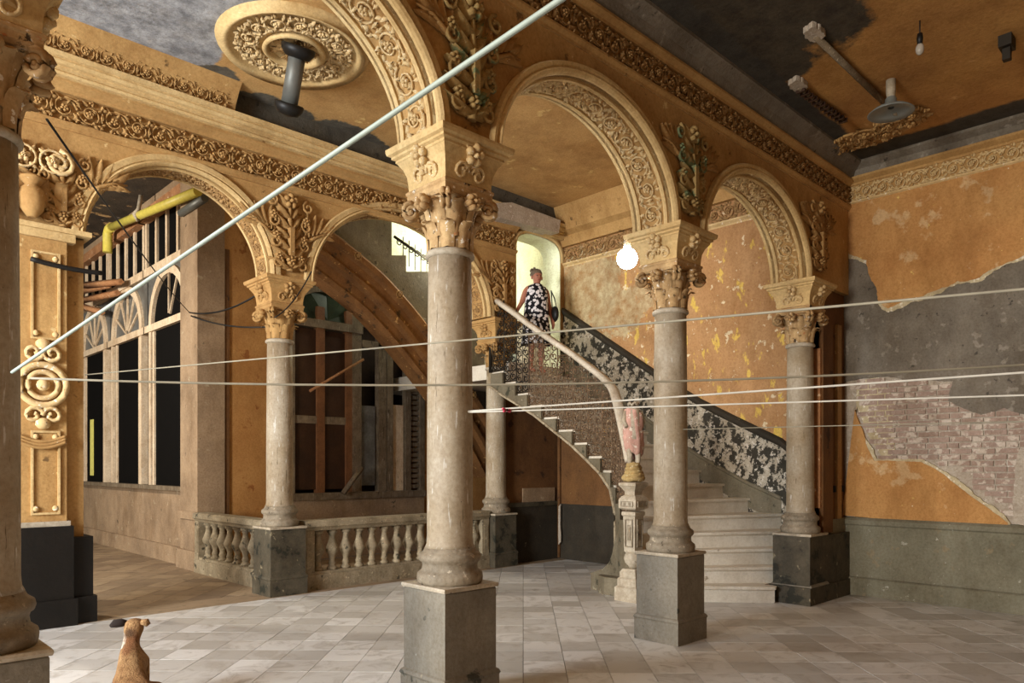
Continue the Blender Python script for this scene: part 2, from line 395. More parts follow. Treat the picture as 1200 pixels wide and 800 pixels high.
def lay_tiles(parent, mat, inside, limit, size=.335):
    g = .0025; h = size/2-g
    me = MB().box(-h, h, -h, h, -.03, 0).mesh('tile', mat)
    s2 = math.sqrt(.5); cand = []
    for i in range(-60, 90):
        for j in range(-60, 90):
            a, b = (i+.5)*size, (j+.5)*size+(size/2 if i % 2 else 0)*0
            x, y = (a+b)*s2, (a-b)*s2
            if not inside(x, y): continue
            p = project((x, y, 0)); vis = p is not None and -40 < p[0] < 1240 and 560 < p[1] < 830
            cand.append((0 if vis else 1, p[2] if p else 99, x, y))
    cand.sort(); rz = Matrix.Rotation(PI/4, 4, 'Z')
    rest = MB(); rn = random.Random(3)
    for k, (nv, z, x, y) in enumerate(cand):
        dz = -rn.random()*.0016
        if k < limit and not nv:
            obj('tile', me, parent, Matrix.Translation((x, y, dz)) @ rz)
        else:
            rest.box(-h, h, -h, h, -.03, 0, Matrix.Translation((x, y, dz)) @ rz)
    o = rest.build('tiles', mat, parent); o['kind'] = 'stuff'
lay_tiles(floor, M['tile'], lambda x, y: -5 < x < UR+.15 and -3.5 < y < 8.66, 300)
lay_tiles(corr, M['tile_brown'], lambda x, y: -3 < x < 4.6 and 8.64 < y < 18, 120)
MB().box(-9, 4.1, 8.40, 8.86, -.03, .003).box(4.1, UR, 8.40, 8.66, -.03, .003).build('threshold_strip', M['tile_brown'], floor)

# ================================================================== WALLS
def arch_pts(c, a, rise, spring, n=36, flat=2.0):
    out = []
    for i in range(n+1):
        t = PI*(1-i/n); x, y = math.cos(t), math.sin(t)
        out.append((c+a*math.copysign(abs(x)**(2/flat), x), spring+rise*abs(y)**(2/flat)))
    return out
def arcade_wall(name, mat, yc, bays, u0, u1, spring, top, lo=None):
    """bays: (centre, half span, rise, spring, flatness); solid between and above"""
    b = MB(); yf, yb = yc-T, yc+T; cur = u0
    for c, a, rise, sp, fl in bays:
        b.box(cur, c-a, yf, yb, spring, top)
        pts = arch_pts(c, a, rise, sp, 36, fl)
        if sp > spring: pts = [(c-a, spring)]+pts+[(c+a, spring)]
        for (x0, z0), (x1, z1) in zip(pts, pts[1:]):
            if x1-x0 < 1e-6:
                continue
            b.add([(x0, yf, z0), (x1, yf, z1), (x1, yf, top), (x0, yf, top)], [(0, 1, 2, 3)])
            b.add([(x0, yb, z0), (x1, yb, z1), (x1, yb, top), (x0, yb, top)], [(3, 2, 1, 0)])
            b.add([(x0, yf, z0), (x1, yf, z1), (x1, yb, z1), (x0, yb, z0)], [(3, 2, 1, 0)], True)
        cur = c+a
    b.box(cur, u1, yf, yb, spring, top)
    return struct(b.build(name, mat))
hs = .275
BAY1 = []
for i in range(3):
    c = (CU1[i]+CU1[i+1])/2; a = (CU1[i+1]-CU1[i])/2-hs; BAY1.append((c, a, .84, H1, 2.0))
BAY1.insert(0, (CU1[0]-1.32, 1.05, .84, H1, 2.0))
wall1 = arcade_wall('wall_middle', M['ochre'], V1, BAY1, -2.6, UR, H1, CE2+.3)
BAY2 = [(3.108, 1.01, 1.0, H2, 2.0), (6.19, 1.50, 1.22, H2, 2.0), (8.86, .54, .35, 5.09, 3.2)]
wall2 = arcade_wall('wall_back', M['ochre'], V2, BAY2, -3.0, UR, H2, CE3+.3)

def archivolt(parent, bay, yface, out, mat, w0=0, w1=.10, d=.05, name='archivolt'):
    c, a, rise, sp, fl = bay
    pts = arch_pts(c, a, rise, sp, 36, fl); fr = []
    for i, (x, z) in enumerate(pts):
        p0 = Vector((pts[max(i-1, 0)][0], 0, pts[max(i-1, 0)][1])); p1 = Vector((pts[min(i+1, 36)][0], 0, pts[min(i+1, 36)][1]))
        t = (p1-p0).normalized(); nrm = Vector((-t.z, 0, t.x))
        fr.append((Vector((x, yface, z)), nrm, Vector((0, out, 0))))
    prof = [(w0, -.03), (w0, d*.4), (w0+.012, d*.75), (w0+.03, d), (w0+.05, d*.6), (w0+.062, d*.85), (w1-.015, d*.85), (w1, d*.3), (w1, -.03)]
    return MB().sweep(fr, prof, smooth=False).build(name, mat, parent)
def soffit_trim(parent, bay, yc, mat, orn, size, every, alongs=(0,), gap=.05):
    c, a, rise, sp, fl = bay
    pts = arch_pts(c, a, rise, sp, 200, fl)
    for s_ in (-1, 1):          # raised edges of the soffit
        fr = []
        sub = arch_pts(c, a, rise, sp, 36, fl)
        for i, (x, z) in enumerate(sub):
            q0, q1 = sub[max(i-1, 0)], sub[min(i+1, len(sub)-1)]
            t = Vector((q1[0]-q0[0], 0, q1[1]-q0[1])).normalized(); inn = Vector((t.z, 0, -t.x))
            fr.append((Vector((x, yc+s_*(T-.055), z)), inn, Vector((0, 1, 0))))
        MB().sweep(fr, [(-.02, -.018), (.016, -.018), (.022, 0), (.016, .018), (-.02, .018)]).build('soffit_moulding', mat, parent)
    L = [0]
    for p, q in zip(pts, pts[1:]): L.append(L[-1]+math.hypot(q[0]-p[0], q[1]-p[1]))
    n = max(3, int(round(L[-1]/every)))
    for k in range(n):
        d = L[-1]*(k+.5)/n; i = max(j for j in range(len(L)) if L[j] <= d); i = min(i, len(pts)-2)
        p, q = pts[i], pts[i+1]; t = Vector((q[0]-p[0], 0, q[1]-p[1])).normalized(); inn = Vector((t.z, 0, -t.x))
        yx = Vector((0, 1, 0)) if k % 2 else Vector((0, -1, 0))
        xx = t if k % 2 else t
        obj('soffit_scroll', orn, parent, frame((p[0], yc, p[1]), xx*(1 if k % 2 else -1), inn.cross(xx*(1 if k % 2 else -1)), inn, size))
for k, bay in enumerate(BAY1):
    archivolt(wall1, bay, V1-T, -1, M['arch']); archivolt(wall1, bay, V1+T, 1, M['arch'])
    soffit_trim(wall1, bay, V1, M['arch'], SCROLL_P, .215, .235)
for bay in BAY2[:2]:
    archivolt(wall2, bay, V2-T, -1, M['arch'], 0, .13); 
    soffit_trim(wall2, bay, V2, M['arch'], SCROLL_D, .2, .25)
archivolt(wall2, BAY2[2], V2-T, -1, M['arch'], 0, .06, .03)

def band(parent, name, mat, p0, p1, out, prof):
    """straight moulding: profile (out, up) swept from p0 to p1"""
    p0, p1 = Vector(p0), Vector(p1)
    return MB().sweep([(p0, Vector(out), Z), (p1, Vector(out), Z)], prof).build(name, mat, parent)
def frieze(parent, p0, p1, out, h0, h1, orn, every, size, mat, name='frieze_scroll'):
    p0, p1, out = Vector(p0), Vector(p1), Vector(out); d = (p1-p0); n = int(round(d.length/every)); d.normalize()
    x = Z.cross(out).normalized()
    for k in range(n):
        p = p0+d*((k+.5)*every)+Z*((h0+h1)/2); 
        if k % 2: m = frame(p+out*.012, x, Z, out, size)
        else: m = frame(p+out*.012, x, -Z, out, size) @ Matrix.Scale(-1, 4, (0, 0, 1)) @ Matrix.Scale(-1, 4, (0, 0, 1))
        if k % 2 == 0: m = frame(p+out*.012, -x, -Z, out, size)
        obj(name, orn, parent, m)
SQ = lambda o0, o1, z0, z1: [(o0, z0), (o1, z0), (o1, z1), (o0, z1)]
CYMA = lambda d, z0, z1: [(-.02, z0), (d*.35, z0), (d*.4, z0+(z1-z0)*.3), (d*.8, z0+(z1-z0)*.55), (d, z0+(z1-z0)*.7), (d, z1), (-.02, z1)]
yf1 = V1-T; yf2 = V2-T; yb1 = V1+T
# near arcade, room side
band(wall1, 'frieze_lower_moulding', M['ochre'], (-2.6, yf1, 0), (UR, yf1, 0), (0, -1, 0), CYMA(.04, 4.80, 4.86))
frieze(wall1, (-2.2, yf1, 0), (UR-.1, yf1, 0), (0, -1, 0), 4.86, 5.10, SCROLL_D, .20, .20, M['dirty'])
band(wall1, 'frieze_upper_moulding', M['ochre'], (-2.6, yf1, 0), (UR, yf1, 0), (0, -1, 0), CYMA(.08, 5.10, 5.17))
band(wall1, 'dark_cornice', M['cement'], (-2.6, yf1, 0), (UR, yf1, 0), (0, -1, 0), [(-.02, 5.17), (.05, 5.17), (.10, 5.27), (.20, 5.33), (.20, CE1+.02), (-.02, CE1+.02)])
# far arcade
band(wall2, 'frieze_lower_moulding', M['ochre'], (-3, yf2, 0), (8.3, yf2, 0), (0, -1, 0), CYMA(.06, 5.0, 5.07))
frieze(wall2, (-.5, yf2, 0), (8.2, yf2, 0), (0, -1, 0), 5.09, 5.34, SCROLL, .23, .24, M['relief'])
band(wall2, 'frieze_upper_moulding', M['ochre'], (-3, yf2, 0), (8.3, yf2, 0), (0, -1, 0), CYMA(.12, 5.36, 5.46))
band(wall2, 'cornice', M['arch'], (-3, yf2, 0), (UR, yf2, 0), (0, -1, 0), [(-.02, 5.46), (.10, 5.46), (.10, 5.485), (.13, 5.49), (.14, 5.515), (.13, 5.53), (.16, 5.535), (.16, 5.56), (.20, 5.565), (.225, 5.59), (.22, 5.61), (.25, 5.615), (.26, 5.66), (-.02, 5.66)])
frieze(wall2, (-.5, yf2-.2, 0), (3.55, yf2-.2, 0), (0, -.8, -.6), 5.68, 5.86, SCROLL, .19, .2, M['relief'], 'cove_scroll')
band(wall2, 'cove', M['ochre'], (-3, yf2, 0), (3.6, yf2, 0), (0, -1, 0), [(-.02, 5.64), (.16, 5.64), (.2, 5.75), (.3, 5.88), (.4, CE2+.02), (-.02, CE2+.02)])
band(wall2, 'broken_cove', M['cement_dark'], (3.6, yf2, 0), (UR, yf2, 0), (0, -1, 0), [(-.02, 5.64), (.05, 5.64), (.06, 5.78), (.10, CE2+.02), (-.02, CE2+.02)])
MB().add([(p.x, p.y, p.z) for p in [on_y(575, 238, 8.2), on_y(600, 237, 8.2), on_y(657, 258, 8.2), on_y(655, 273, 8.2), on_y(575, 252, 8.2)]]+
         [(p.x, p.y+.25, p.z) for p in [on_y(575, 238, 8.2), on_y(600, 237, 8.2), on_y(657, 258, 8.2), on_y(655, 273, 8.2), on_y(575, 252, 8.2)]],
         [(0, 1, 2, 3, 4), (9, 8, 7, 6, 5)]+[(i, i+5, (i+1) % 5+5, (i+1) % 5) for i in range(5)]).build('fallen_cornice_strip', M['mortar'], wall2)

# spandrel foliage over the columns
for i, u in enumerate(CU1):
    g = i in (1, 2)
    obj('spandrel_spray', SPRAY_G if g else SPRAY, wall1, frame((u, yf1-.01, H1+.10), X, Z, -Y, .52))
    for s_ in (-1, 1):
        m = frame((u+s_*.17, yf1-.01, H1+.62), X*s_, Z, -Y, .40) if s_ > 0 else frame((u-.17, yf1-.01, H1+.62), -X, Z, -Y*1, .40)
        obj('spandrel_fan', FAN, wall1, m)
for u, ln in ((4.36, .62), (8.0, .55), (1.9, .5)):
    obj('spandrel_spray', SPRAY, wall2, frame((u, yf2-.01, H2+.05), X, Z, -Y, ln))
    for s_ in ((-1,) if u > 7 else (-1, 1)): obj('spandrel_fan', FAN, wall2, frame((u+s_*.25, yf2-.01, H2+.55), X*s_, Z, -Y, .5))

struct(MB().box(-9, UR+.3, -6.3, -6, 0, CE1+.25).build('wall_front', M['ochre']))
# right end pier of the near arcade (dark, carries the last column)
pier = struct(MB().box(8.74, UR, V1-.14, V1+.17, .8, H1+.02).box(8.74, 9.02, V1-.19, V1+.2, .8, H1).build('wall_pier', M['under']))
MB().box(8.3, UR, V1-.224, V1+.224, 0, .78).box(8.26, UR, V1-.245, V1+.245, 0, .2).build('pier_plinth', M['pedestal_dark'], pier)
MB().box(9.0, UR, V1-.17, V1+.2, .78, .95).build('pier_dado_cap', M['green_dado'], pier)
MB().box(9.2, 9.32, V1-.175, V1-.13, .95, H1-.4).build('pier_pilaster_strip', M['dirty'], pier)
for uu in (9.05, 9.12, 9.36): MB().box(uu-.02, uu+.02, V1-.18, V1-.13, 1.28, 1.36).build('socket_hole', M['hole_black'], pier)  # small solid black blocks in place of open holes
MB().box(8.70, 8.74, V1-.17, V1-.06, 1.1, 3.0).build('painted_lit_edge', M['wood_orange'], pier)  # orange strip: the pier's lit edge put into colour

# right wall: masonry core, bricks, cement coat, orange coat, dado
wr = struct(MB().box(UR, UR+.3, -6, 8.9, 0, CE3+.3).build('wall_right', M['mortar']))
def ragged(pts, amp, sub=5, seed=1):
    rn = random.Random(seed); out = []
    n = len(pts)
    def cut(a, b, lev):
        dx, dy = b[0]-a[0], b[1]-a[1]; L = math.hypot(dx, dy)
        if lev == 0 or L < .012: return [a]
        k = rn.uniform(-.22, .22)*min(1, amp*14); m = ((a[0]+b[0])/2-dy*k, (a[1]+b[1])/2+dx*k)
        return cut(a, m, lev-1)+cut(m, b, lev-1)
    for i in range(n):
        a, b, soft = pts[i], pts[(i+1) % n], (len(pts[i]) < 3 or pts[i][2])
        out += cut((a[0], a[1]), (b[0], b[1]), 5) if soft else [(a[0], a[1])]
    return out
def rw(px, py, soft=1):
    p = on_x(px, py, UR); return (p.y, p.z, soft)
def coat(name, mat, poly, t0, t1, seed, amp=.02, sub=6, parent=wr):
    pl = ragged(poly, amp, sub, seed)
    return MB().prism(pl, lambda a, b, t: (UR-t, a, b), t0, t1).build(name, mat, parent)
vb = V1-.12
brick_poly = [rw(1004, 442), rw(1118, 448), rw(1125, 462), rw(1160, 478), rw(1210, 470), rw(1300, 480), rw(1300, 640), rw(1180, 606), rw(1120, 545), rw(1085, 540), rw(1040, 538), rw(1020, 512), rw(1004, 470)]
cement_poly = [(vb, 4.3, 0), (vb, 2.66, 1), rw(1040, 441), rw(1082, 444), rw(1118, 446), rw(1112, 470), rw(1150, 486), rw(1178, 478), rw(1215, 488), (1.4, 2.2, 0), (-6, 2.2, 0), (-6, 4.6, 0), (1.0, 4.5, 0)]
MB().box(UR-.02, UR+.01, -6, vb, 4.86, CE1).build('frieze_ground', M['ochre'], wr)
coat('cement_coat', M['cement'], cement_poly, -.02, .028, 3)
up_poly = [(vb-.30, 4.15), rw(1030, 352), rw(1042, 362), rw(1066, 352), rw(1100, 340), rw(1148, 326), rw(1200, 300), rw(1260, 262), (.6, 4.45, 0), (-6, 4.6, 0), (-6, 4.9, 0), (vb, 4.9, 0), (vb, 4.35)]
coat('upper_orange_coat', M['orange_coat'], up_poly, -.02, .036, 5, .03)
edge_pts = [up_poly[i] for i in range(0, 8)]
low_poly = [rw(1003, 480), rw(1016, 520), rw(1026, 540), rw(1050, 540), rw(1080, 541), rw(1108, 556), rw(1140, 582), rw(1182, 612), rw(1182, 622, 0), (vb, .98, 0)]
coat('lower_orange_coat', M['orange_coat'], low_poly, -.02, .036, 8, .012)
coat('pale_render_coat', M['plaster_edge'], [rw(1006, 446), rw(1030, 442), rw(1050, 470), rw(1046, 500), rw(1050, 530), rw(1035, 538), rw(1018, 510), rw(1004, 475)], -.02, .012, 9, .015)
coat('plaster_fringe', M['plaster_edge'], [(a_[0], a_[1]-(.045 if a_[1] < 4.44 else 0))+tuple(a_[2:]) for a_ in up_poly], -.02, .032, 21, .045)
coat('lower_plaster_fringe', M['plaster_edge'], [(a_[0]-.02, a_[1]+(.03 if a_[1] > 1.1 else 0))+tuple(a_[2:]) for a_ in low_poly], -.02, .031, 23, .03)
def inside(poly, x, y):
    c = False; n = len(poly)
    for i in range(n):
        x0, y0 = poly[i][0], poly[i][1]; x1, y1 = poly[(i+1) % n][0], poly[(i+1) % n][1]
        if (y0 > y) != (y1 > y) and x < (x1-x0)*(y-y0)/(y1-y0)+x0: c = not c
    return c
bme = MB().box(-.011, .011, -.105, .105, -.027, .027).mesh('brick', M['brick'])
bme2 = MB().box(-.011, .011, -.05, .05, -.027, .027).mesh('brick', M['brick'])
rn = random.Random(4); nb = 0
for r_ in range(14, 42):
    z = r_*.068; yy = 1.2+(.113 if r_ % 2 else 0); k = 0
    while yy < vb-.1:
        half = (r_*7+k*3) % 9 == 0
        L = .12 if half else .225
        if inside(brick_poly, yy+L/2, z) and nb < 299:
            obj('brick', bme2 if half else bme, wr, Matrix.Translation((UR-.004-rn.random()*.006, yy+L/2, z+rn.uniform(-.003, .003))) @ Matrix.Rotation(rn.uniform(-.012, .012), 4, 'X')); nb += 1
        yy += L; k += 1
MB().prism(ragged([rw(1196, 525), rw(1215, 530), rw(1215, 620), rw(1188, 612), rw(1190, 560)], .015, 5, 2), lambda a, b, t: (UR-t, a, b), -.02, .03).build('vertical_cement_repair', M['mortar'], wr)
# dado of the right wall
MB().sweep([(Vector((UR, -6, 0)), Vector((-1, 0, 0)), Z), (Vector((UR, vb, 0)), Vector((-1, 0, 0)), Z)],
           [(-.02, 0), (.09, 0), (.09, .205), (.075, .22), (.055, .225), (.055, .86), (.075, .88), (.075, .93), (.04, .96), (-.02, .97)]).build('dado', M['green_dado'], wr)
# its frieze and cornice
band(wr, 'frieze_lower_moulding', M['relief_pale'], (UR, -6, 0), (UR, vb, 0), (-1, 0, 0), CYMA(.06, 4.86, 4.91))
frieze(wr, (UR-.02, -1, 0), (UR-.02, vb-.02, 0), (-1, 0, 0), 4.91, 5.10, SCROLL_P, .19, .185, M['relief_pale'])
band(wr, 'frieze_upper_moulding', M['ochre'], (UR, -6, 0), (UR, vb, 0), (-1, 0, 0), CYMA(.10, 5.11, 5.20))
band(wr, 'dark_cornice', M['cement'], (UR, -6, 0), (UR, vb, 0), (-1, 0, 0), [(-.02, 5.2), (.05, 5.2), (.08, 5.28), (.16, 5.33), (.16, CE1+.02), (-.02, CE1+.02)])
# the stair side of the same wall
coat('stair_wall_coat', aged('stair_wall_peeling_orange', srgb(194, 152, 106), srgb(178, 132, 86), 2,
     [(srgb(226, 192, 96), 5, .595, (1, 1.4, .7)), (srgb(232, 214, 178), 8, .61), (srgb(160, 118, 78), 12, .66)],
     blobs=[([srgb(206, 190, 152), srgb(166, 128, 84)], [(8.0, 4.5, .8, .7), (7.3, 4.1, .5, .4), (6.7, 4.3, .3, .3)], 'YZ', 1.3, 4)]),
     [(V1+T, 0, 0), (V1+T, 5.4, 0), (8.9, 5.4, 0), (8.9, 0, 0)], -.02, .02, 1)
band(wr, 'stair_frieze_moulding', M['relief_pale'], (UR, yb1, 0), (UR, yf2, 0), (-1, 0, 0), CYMA(.07, 5.02, 5.09))
frieze(wr, (UR-.02, yb1, 0), (UR-.02, yf2, 0), (-1, 0, 0), 5.10, 5.34, SCROLL_D, .23, .24, M['dirty'])
band(wr, 'stair_cornice', M['ochre'], (UR, yb1, 0), (UR, yf2, 0), (-1, 0, 0), [(-.02, 5.36), (.1, 5.36), (.14, 5.52), (.24, 5.58), (.26, 5.66), (.3, 5.8), (.4, CE2+.02), (-.02, CE2+.02)])
frieze(wr, (UR-.24, yb1, 0), (UR-.24, yf2-.1, 0), (-.8, 0, -.6), 5.70, 5.88, SCROLL, .2, .2, M['relief'], 'cove_scroll')

# wall behind the stairs at ground level
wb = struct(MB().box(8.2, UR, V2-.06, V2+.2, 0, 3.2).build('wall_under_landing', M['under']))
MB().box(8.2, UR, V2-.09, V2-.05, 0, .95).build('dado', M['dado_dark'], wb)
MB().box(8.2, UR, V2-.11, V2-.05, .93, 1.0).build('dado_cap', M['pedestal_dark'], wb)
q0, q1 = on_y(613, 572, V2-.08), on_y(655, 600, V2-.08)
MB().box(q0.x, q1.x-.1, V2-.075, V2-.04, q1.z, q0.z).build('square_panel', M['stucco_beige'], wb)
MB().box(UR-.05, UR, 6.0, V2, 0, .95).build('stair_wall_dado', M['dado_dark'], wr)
MB().prism([(5.9, .9), (V2-.05, .9), (V2-.05, 2.9), (7.4, 2.2), (6.4, 1.5), (5.9, 1.0)], lambda a_, b_, t: (UR-.02-t, a_, b_), 0, .012).build('under_stair_panel', M['under'], wr)  # darker brown sheet over the orange wall, outlined along the stair
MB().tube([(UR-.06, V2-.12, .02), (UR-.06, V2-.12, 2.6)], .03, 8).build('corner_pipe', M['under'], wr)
MB().prism(ragged([(0, .25, 1), (.05, .3, 1), (.045, .95, 1), (.0, .9, 1)], .01, 4, 3), lambda a, b, t: (UR-.1-t*.2, V2-.16-a, b), 0, .1).build('peeled_strip', M['mortar'], wr)

# ================================================================== CEILINGS
def blob_px(lst, zc):
    out = []
    for x0, y0, x1, y1 in lst:
        a, b = on_z(x0, y0, zc), on_z(x1, y1, zc)
        out.append(((a.x+b.x)/2, (a.y+b.y)/2, max(.12, abs(b.x-a.x)/2), max(.12, abs(b.y-a.y)/2)))
    return out
CP = lambda px, py, rx, ry: (*on_z(px, py, CE2).xy, rx, ry)
M['ceil2'] = aged('orange_ceiling_with_fallen_plaster', srgb(208, 168, 110), srgb(194, 150, 92), 1.4, [(srgb(228, 196, 130), 4, .64)],
    blobs=[([srgb(184, 186, 190), srgb(122, 124, 128)], [CP(125, 62, .5, .6), CP(115, 84, .55, .6), CP(175, 78, .5, .5), CP(215, 55, .35, .4), CP(180, 30, .6, .6), CP(250, 5, .7, .5), CP(90, 30, .6, .6), CP(170, -40, .9, .9)], 'XY', .5, 1.9),
           ([srgb(112, 106, 94), srgb(78, 74, 66)], [CP(330, 130, .5, .3), CP(400, 158, .6, .35), CP(255, 88, .24, .2), CP(450, 185, .6, .35), CP(290, 118, .3, .2)], 'XY', .7, 2.6)])
ceil2 = struct(MB().box(-9, UR+.3, V1, V2, CE2, CE2+.25).build('ceiling', M['ceil2']))
d1 = on_z(850, 5, CE1); d2 = on_z(905, 72, CE1); d3 = on_z(760, -60, CE1)
M['ceil1'] = aged('brown_orange_ceiling_with_bare_patches', srgb(194, 146, 82), srgb(166, 118, 66), 1.2, [(srgb(206, 160, 100), 3, .66)],
    blobs=[([srgb(84, 76, 62), srgb(58, 52, 44)], [(d1.x-.1, d1.y-.1, 1.3, .8), (d2.x, d2.y, .45, .28), (d3.x, d3.y, 1.2, .9)], 'XY', .6, 1.8),
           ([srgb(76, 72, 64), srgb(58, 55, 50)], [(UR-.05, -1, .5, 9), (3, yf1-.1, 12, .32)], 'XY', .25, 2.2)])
ceil1 = struct(MB().box(-9, UR+.3, -6, V1, CE1, CE1+.25).build('ceiling_front', M['ceil1']))
M['ceil3'] = aged('dark_peeling_corridor_ceiling', srgb(84, 72, 58), srgb(52, 46, 40), 2, [(srgb(206, 170, 120), 3, .60), (srgb(170, 160, 146), 6, .66)], bump=.7)
ceil3 = struct(MB().box(-9, UR+3, V2, 20, CE3, CE3+.25).build('ceiling_corridor', M['ceil3']))

# ================================================================== COLUMNS
def leaf3(h, wd, curl):
    """acanthus leaf standing on the bell: local x tangential, y outward, z up"""
    b = MB(); v = []; f = []; rows = 6
    for i in range(rows+1):
        t = i/rows; z = h*math.sin(t*PI*.55)/math.sin(PI*.55)*(1 if t < .8 else 1-.4*(t-.8)); y = .012+curl*t**2.2
        k = wd*(.75+.5*t-1.0*t*t*t*.9)
        v += [(-k, y-.008, z), (-k*.45, y+.006, z), (0, y+.012, z+.004), (k*.45, y+.006, z), (k, y-.008, z)]
    for i in range(rows):
        for j in range(4): a = i*5+j; f.append((a, a+1, a+6, a+5))
    b.add(v, f, True); return b
def make_column(s, mats):
    """a column with its parts, base at the origin; s scales all heights and widths"""
    root = empty('column'); hp = .80*s
    def up(prof): return [(r*s, z*s) for r, z in prof]
    MB().square(up([(.238, 0), (.238, .19), (.245, .205), (.236, .225), (.222, .235), (.222, .775), (.215, .785)])).build('pedestal', mats['pedestal'], root)
    MB().square(up([(.232, .785), (.236, .80), (.232, .812)])).build('pedestal_cap', mats['cap'], root)
    MB().lathe(up([(.215, .812), (.222, .83), (.225, .855), (.222, .88), (.205, .893), (.192, .905), (.187, .935), (.192, .955), (.207, .965), (.214, .985), (.209, 1.008), (.192, 1.02), (.180, 1.03), (.172, 1.05)]), 32).build('base', mats['base'], root)
    MB().lathe(up([(.172, 1.05), (.160, 1.075), (.156, 1.12), (.1555, 1.8), (.150, 2.6), (.146, 3.0)]), 32).build('shaft', mats['shaft'], root)
    MB().lathe(up([(.146, 3.0), (.165, 3.01), (.168, 3.025), (.162, 3.04), (.146, 3.05)]), 28).build('neck_ring', mats['cap'], root)
    MB().lathe(up([(.140, 3.04), (.142, 3.15), (.155, 3.28), (.19, 3.38), (.20, 3.40)]), 24).build('capital_bell', mats['capital'], root)
    lf = leaf3(.17*s, .055*s, .075*s).mesh('acanthus_leaf', mats['capital']); lf2 = leaf3(.24*s, .05*s, .10*s).mesh('acanthus_leaf', mats['capital'])
    for k in range(8):
        for me, off, zz in ((lf, 0, 3.05), (lf2, PI/8, 3.12)):
            a = 2*PI*k/8+off; obj('acanthus_leaf', me, root, Matrix.Translation((.135*s*math.sin(a), .135*s*math.cos(a), zz*s)) @ Matrix.Rotation(-a, 4, 'Z'))
    # corner volutes
    vb_ = MB(); pts = [(0, p[0], p[1]) for p in spiral(0, 0, .062*s, .012*s, PI*.6, -1.7, 0, 20)]
    vb_.tube([(0, -.12*s, .06*s), (0, -.06*s, .075*s), (0, -.02*s, .06*s)], .02*s, 6)
    for off in (-.018*s, .018*s): vb_.tube([(off, p[1], p[2]) for p in pts], [.02*s*(1-.4*i/20) for i in range(21)], 6)
    vb_.ball((0, 0, 0), (.035*s, .02*s, .02*s), 8, 5); vm = vb_.mesh('volute', mats['capital'])
    for k in range(4):
        a = PI/4+PI/2*k; obj('volute', vm, root, Matrix.Translation((.262*s*math.sin(a), .262*s*math.cos(a), 3.325*s)) @ Matrix.Rotation(-a, 4, 'Z'))
    ab = MB().square(up([(.19, 3.38), (.205, 3.40), (.205, 3.43), (.213, 3.44), (.213, 3.455), (.2, 3.465)]))
    for k in range(4):
        m = Matrix.Rotation(PI/2*k, 4, 'Z') @ frame((0, -.2*s, 3.335*s), X, Z, -Y, .2*s)
        fb = MB(); flower(fb, 0, 0, .3, .35, 6); ab.add(fb.v, fb.f, True, m)
    ab.build('abacus', mats['capital'], root)
    MB().square(up([(.198, 3.46), (.20, 3.50), (.207, 3.56), (.225, 3.61), (.255, 3.655), (.262, 3.66), (.262, 3.675), (.283, 3.685), (.283, 3.70), (.305, 3.71), (.312, 3.73), (.312, 3.75)])).build('impost', mats['impost'], root)
    om = MB(); flower(om, 0, .25, .3, .2)
    for a in (-.6, .6, 2.4, .2, 3.9): leaf(om, 0, .1, PI/2+a, .55, .14, .12)
    om.tube(spiral(.28, -.2, .24, .06, PI, -1.3, .06, 12), .05, 5); om.tube(spiral(-.28, -.2, .24, .06, 0, 1.3, .06, 12), .05, 5)
    ome = om.mesh('impost_ornament', mats['relief'])
    for k in range(4):
        m = Matrix.Rotation(PI/2*k, 4, 'Z') @ frame((0, -.212*s, 3.585*s), X, (Z*.93-Y*.36), (-Y*.93-Z*.36), .26*s)
        obj('impost_ornament', ome, root, m)
    return root
MAT1 = dict(pedestal=M['pedestal'], cap=M['slab'], base=M['base'], shaft=M['shaft'], capital=M['capital'], impost=M['arch'], relief=M['relief_pale'])
MAT2 = dict(pedestal=M['pedestal_dark'], cap=M['slab'], base=M['base'], shaft=M['shaft'], capital=M['relief'], impost=M['ochre'], relief=M['relief'])
L1 = ['nearest pale stone column, cut by the left edge of the picture',
      'tall grey stone column in the centre foreground with chipped grey pedestal',
      'grey stone column beside the lit bulb, in front of the stair newel',
      'slim pale stone column at the foot of the stairs beside the dark pier']
c0 = make_column(1.0, MAT1)
for i, u in enumerate(CU1):
    o = c0 if i == 0 else copy_tree(c0)
    o.location = (u, V1, 0); tag(o, L1[i], 'column', 'columns of the near arcade')
c0 = make_column(1.045, MAT2)
for i, u in enumerate(CU2):
    o = c0 if i == 0 else copy_tree(c0)
    o.location = (u, V2, 0)
    tag(o, ['stone column with dark mossy pedestal at the corner of the balustrade', 'stone column with dark pedestal behind the central one, left of the stairs'][i], 'column', 'columns of the far arcade')

# left panelled pilaster of the far arcade
pil = struct(MB().box(1.05, 1.93, V2-.24, V2+.2, 1.0, H2+.02).box(1.93, 2.10, V2-.16, V2+.2, .88, H2+.02).build('wall_pilaster', M['ochre']))
MB().box(.98, 1.98, V2-.30, V2+.2, 0, 1.0).box(.95, 2.01, V2-.33, V2+.2, 0, .27).build('plinth', M['black'], pil)
MB().box(1.97, 2.17, V2-.24, V2+.2, 0, .88).box(1.97, 2.2, V2-.27, V2+.2, 0, .27).build('side_plinth', M['black'], pil)
MB().box(1.03, 1.96, V2-.265, V2+.2, 1.0, 1.05).build('plinth_cap', M['slab'], pil)
def rect_frame(b, x0, x1, z0, z1, y, t=.02, d=.02):
    b.box(x0, x1, y-d, y, z0, z0+t).box(x0, x1, y-d, y, z1-t, z1).box(x0, x0+t, y-d, y, z0+t, z1-t).box(x1-t, x1, y-d, y, z0+t, z1-t)
yp = V2-.24
